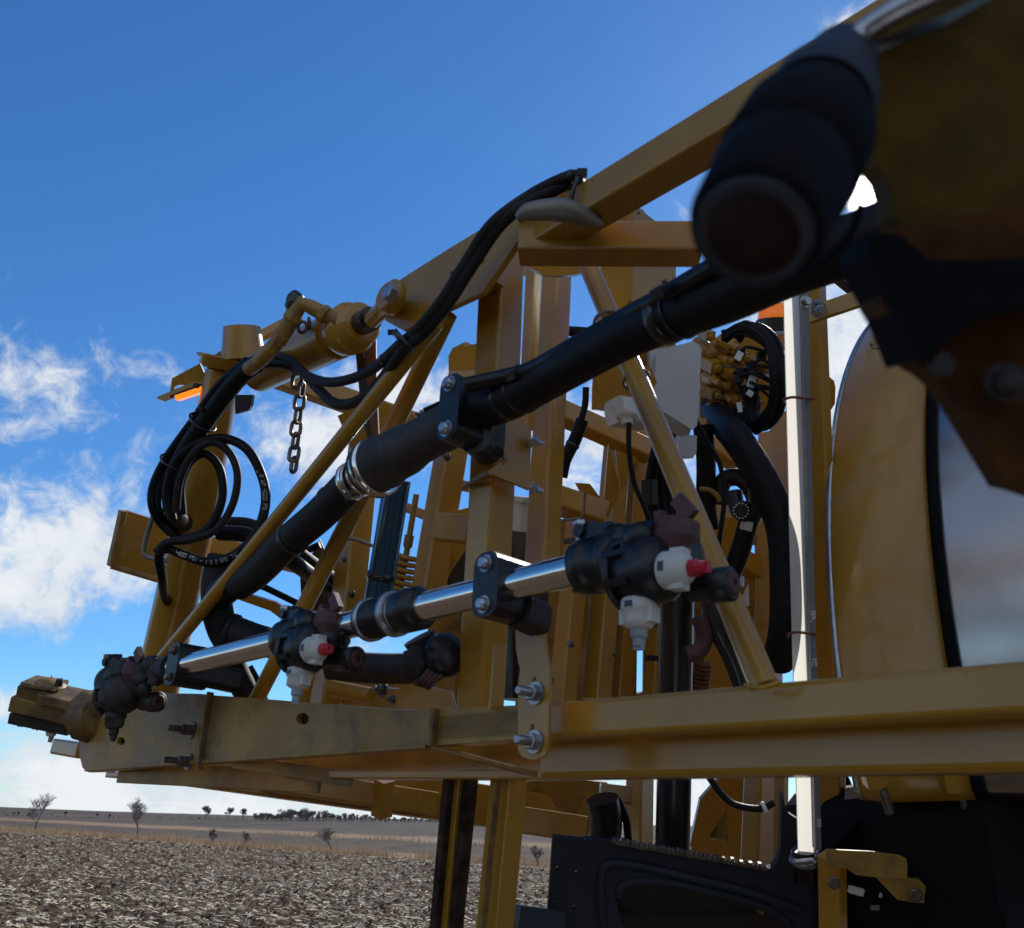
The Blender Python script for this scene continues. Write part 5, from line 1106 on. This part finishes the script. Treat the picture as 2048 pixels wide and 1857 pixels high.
# tank underside, deep shade put into near-black colour, and frame at the lower right
SU = thing('tank_underside', P(1900, 1700, 2.2), 'shaded underside of the big tank at the lower right, coloured near black', 'tank')
m = MB(); m.beam(P(1745, 1720, 2.3), P(2200, 1720, 1.7), .5, .32, rad=.08); m.build('sump_body', HUL, SU)
m = MB(); m.beam(P(1720, 1665, 2.1), P(2080, 1680, 1.9), .10, .035, rad=.012); m.build('sump_rim', HUL, SU)
m = MB(); m.plate([P(1693, 1548, 2.3), P(1700, 1560, 2.3), P(1733, 1645, 2.3), P(1730, 1700, 2.3), P(1690, 1720, 2.3), P(1688, 1560, 2.3)], fw*.02); m.build('side_fin', BLK, SU)
m = MB(); m.plate([P(1720, 1648, 2.25), P(1743, 1622, 2.25), P(1743, 1648, 2.25)], fw*.01); m.build('corner_clip', GRB, SU)
m = MB(); m.plate([P(x, y, 2.0) for x, y in ((1760, 1590), (2100, 1530), (2100, 1900), (1640, 1900), (1640, 1725), (1700, 1660))], fw*.02); m.build('shadow_skirt', HUL, SU)  # near-black plate added to stand for the shade there
gl_ = 'yellow lugs with dangling bolts under the beam'
for i, (x, y, lb_) in enumerate(((1750, 1560, 'left yellow lug with a dangling bolt under the beam'), (1908, 1568, 'right yellow lug with a dangling bolt under the beam'))):
    t_ = thing('bolt_lug', P(x, y, 1.7), lb_, 'lug', gl_)
    m = MB(); m.plate([P(x-22, y-18, 1.7), P(x+26, y-22, 1.7), P(x+28, y+8, 1.7), P(x+12, y+20, 1.7), P(x-12, y+20, 1.7)], fw*.03); m.build('lug_plate', YEL, t_)
    m = MB(); m.cyl(P(x+15, y+18, 1.72), P(x+30, y+66, 1.72), .009, n=12); m.build('bolt_shank', CHN, t_)
m = MB(); m.beam(P(1775, 1550, 1.9), P(1900, 1556, 1.9), .03, .035, rad=.004); tag(m.build('tie_bar', YELD), 'short yellow bar between the two bolt lugs', 'bar')
# bracket at the bottom right
BK = thing('step_bracket', P(1700, 1760, 1.8), 'yellow bent plate bracket with bolt holes at the bottom right', 'bracket')
def bkp(pts, d, nm, mt=YEL, th=.008): q = MB(); q.plate([P(x, y, d) for x, y in pts], fw*th); return q.build(nm, mt, BK)
bkp([(1652, 1699), (1740, 1703), (1800, 1711), (1812, 1718), (1815, 1730), (1814, 1758), (1760, 1756), (1710, 1750), (1695, 1738), (1652, 1734)], 1.75, 'top_plate', YELD, .002)
bkp([(1753, 1757), (1814, 1760), (1840, 1760), (1850, 1772), (1860, 1795), (1854, 1807), (1830, 1806), (1795, 1800)], 1.78, 'lower_plate', YELD)
q = MB(); q.beam(P(1664, 1712, 1.82), P(1666, 1862, 1.82), .045, .045, rad=.006); q.build('upright', YEL, BK)
for (x, y, d, r_) in ((1667, 1765, 1.77, .013), (1830, 1790, 1.76, .014)):
    q = MB(); q.lathe(P(x, y, d), -fw, [(0, r_*.9), (.002, r_), (.006, r_*.9), (.004, r_*.5)], 24); q.build('bushing', CHN, BK)
m = MB(); m.cyl(P(1760, 1790, 1.9), P(1796, 1800, 1.9), .006, n=10); m.box(P(1712, 1782, 1.9), rt*.03-up*.008, up*.014, fw*.01); tag(m.build('latch_pin', TAG), 'small pale pin and clip behind the bent plate bracket', 'pin')
m = MB(); m.box(P(1750, 1816, 1.85), rt*.018, up*.010, fw*.002); tag(m.build('small_label', DKG), 'tiny grey rectangle mark on the dark tank side', 'label')

# ================================================================== FENDER / WALKWAY
FE = thing('walkway_fender', P(1300, 1800, 2.0), 'charcoal moulded walkway fender with long oval recess at the bottom', 'fender')
def FPt(x, y, d=2.05): return P(x, y, d)
outl = [(1105, 1675), (1168, 1682), (1172, 1679), (1225, 1686), (1290, 1697), (1356, 1708), (1430, 1722), (1500, 1736), (1530, 1740), (1545, 1736), (1556, 1722), (1561, 1700), (1563, 1583), (1570, 1612), (1578, 1628), (1600, 1642), (1640, 1700), (1640, 1900), (1085, 1900), (1094, 1835)]
def oval(cx_, cy_, rx, ry, rot_, n=28): return [(cx_+rx*math.cos(a)*math.cos(rot_)-ry*math.sin(a)*math.sin(rot_), cy_+rx*math.cos(a)*math.sin(rot_)+ry*math.sin(a)*math.cos(rot_)) for a in [2*math.pi*i/n for i in range(n)]]
rec = [(1228, 1785), (1232, 1770), (1245, 1759), (1270, 1755), (1330, 1757), (1400, 1772), (1500, 1798), (1560, 1830), (1580, 1870), (1580, 1895), (1260, 1895), (1236, 1820)]
m = MB(); hol = [oval(x, y, 3.0, 5.0, 0, 10) for x, y in ((1114, 1738), (1152, 1747), (1107, 1807), (1147, 1817))]
m.plate([FPt(x, y) for x, y in outl], fw*.02, [[FPt(x, y) for x, y in h] for h in hol+[rec]]); m.build('panel', FEN, FE)
m = MB(); 
rim = [(1206, 1850), (1202, 1800), (1205, 1745), (1215, 1731), (1240, 1727), (1300, 1737), (1400, 1760), (1500, 1785), (1600, 1820)]
m.tube([FPt(x, y, 2.045) for x, y in rim], .010, n=10); m.tube([FPt(x+8, y+8, 2.055) for x, y in rec[:9]], .012, n=10); m.build('moulded_ridge', FEN, FE)
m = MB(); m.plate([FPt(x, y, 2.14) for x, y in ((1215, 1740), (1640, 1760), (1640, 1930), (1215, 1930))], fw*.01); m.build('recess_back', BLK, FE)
m = MB()
for k in range(34):
    f_ = k/33; x = 1228+f_*300; y = 1680+f_*53+math.sin(k*2.1)*1.5
    m.box(P(x, y, 2.03), rt*.007+up*(.004*(k % 2)), up*.010, fw*.012, .001)
m.beam(P(1228, 1686, 2.06), P(1528, 1738, 2.06), .05, .008, rad=.001); m.build('grip_strip', CHN, FE)
m = MB(); m.beam(P(1030, 1850, 1.98), P(1120, 1862, 2.0), .06, .08, rad=.006); m.build('step_box', FEN, FE)
m = MB(); m.plate([FPt(1494, 1800, 2.1), FPt(1520, 1806, 2.1), FPt(1535, 1822, 2.1), FPt(1526, 1830, 2.1), FPt(1518, 1826, 2.1)], fw*.006); m.build('yellow_tab', YEL, FE)

# ================================================================== OUT-OF-FOCUS COUPLING CLOSE TO THE LENS
FG = thing('boom_tip', P(1850, 350, .46), 'dark yellow boom tip plate very close to the lens, out of focus', 'boom tip')
def fgp(pts, d, nm, mt, ext): q = MB(); q.plate([P(*(p if len(p) == 3 else (p[0], p[1], d))) for p in pts], ext); return q.build(nm, mt, FG)
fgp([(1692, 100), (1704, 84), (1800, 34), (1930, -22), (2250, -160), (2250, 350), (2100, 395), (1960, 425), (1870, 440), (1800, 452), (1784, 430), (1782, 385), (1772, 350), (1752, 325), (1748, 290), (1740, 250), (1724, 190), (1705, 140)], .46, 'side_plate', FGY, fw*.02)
q = MB(); q.tube([P(1698, 98, .45), P(1730, 62, .45), P(1800, 18, .44), P(1900, -28, .43), P(2000, -70, .42)], .0058, n=20); q.build('edge_tube', ZNC, FG)  # zinc grey stands in for sky sheen along the rounded edge
fgp([(1700, 108), (1760, 80), (1880, 32), (1990, -20), (2000, -10), (1890, 52), (1770, 100), (1716, 124)], .452, 'dark_streak', BLK, fw*.003)  # thin black strip along the edge tube
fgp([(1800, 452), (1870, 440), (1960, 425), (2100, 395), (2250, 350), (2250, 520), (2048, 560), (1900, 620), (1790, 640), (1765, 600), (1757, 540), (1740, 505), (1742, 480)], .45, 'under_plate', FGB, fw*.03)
fgp([(1738, 505), (1760, 545), (1790, 600), (1812, 650), (1840, 720), (1870, 700), (1960, 640), (2250, 560), (2250, 500), (2000, 520), (1860, 520), (1800, 470), (1745, 465)], .44, 'dark_shell', RUBX, fw*.04)
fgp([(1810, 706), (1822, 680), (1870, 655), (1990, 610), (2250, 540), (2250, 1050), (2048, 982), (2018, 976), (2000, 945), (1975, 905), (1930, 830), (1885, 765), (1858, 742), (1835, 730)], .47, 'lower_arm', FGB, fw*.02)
q = MB(); q.bolt(P(2010, 765, .46), -fw-rt*.3, .0070, shaft=.003); q.build('bolt', PLAM, FG)
q = MB(); q.lathe(P(1880, 730, .455), -fw, [(0, .007), (.004, .006)], 18); q.build('bolt', PLAM, FG)
q = MB(); q.tube([P(1816, 690, .462), P(1838, 672, .462), P(1862, 660, .462)], .0022, n=8); q.build('bright_edge', YEL, FG)
SV = thing('rubber_coupling', P(1560, 330, .40), 'fat black rubber coupling end right in front of the lens, blurred', 'coupling')
f0, f1 = P(1512, 455, .36), P(1636, 215, .43)
aF = (f1-f0).normalized()
L_ = (f1-f0).length
m = MB(); m.lathe(f0-aF*.004, aF, [(0, .0215), (.001, .0262), (.006, .0280), (.030, .0292), (L_*.38, .0304), (L_*.40, .0288), (L_*.46, .0290), (L_*.48, .0314), (L_*.80, .0312), (L_*.84, .0280), (L_*1.0, .024)], 48); m.build('sleeve', RUBX, SV)
m = MB(); m.lathe(f0-aF*.006, aF, [(0, .0185), (-.001, .0235), (.012, .0242), (.012, .018)], 48); m.build('end_ring', FEY, SV)
m = MB(); m.lathe(f0-aF*.0065, aF, [(0, .0001), (0, .0185), (.004, .0185)], 48); m.build('end_face', MRX, SV)
m = MB(); m.lathe(f1, aF, [(-.005, .0265), (.0, .0268), (.014, .0262), (.04, .02), (.06, .018)], 40); m.build('collar', FEN, SV)
m = MB(); m.tube([P(1722, 410, .45), P(1705, 460, .45), P(1670, 505, .45), P(1620, 545, .45)], .002); m.build('edge_lip', RUBX, SV)
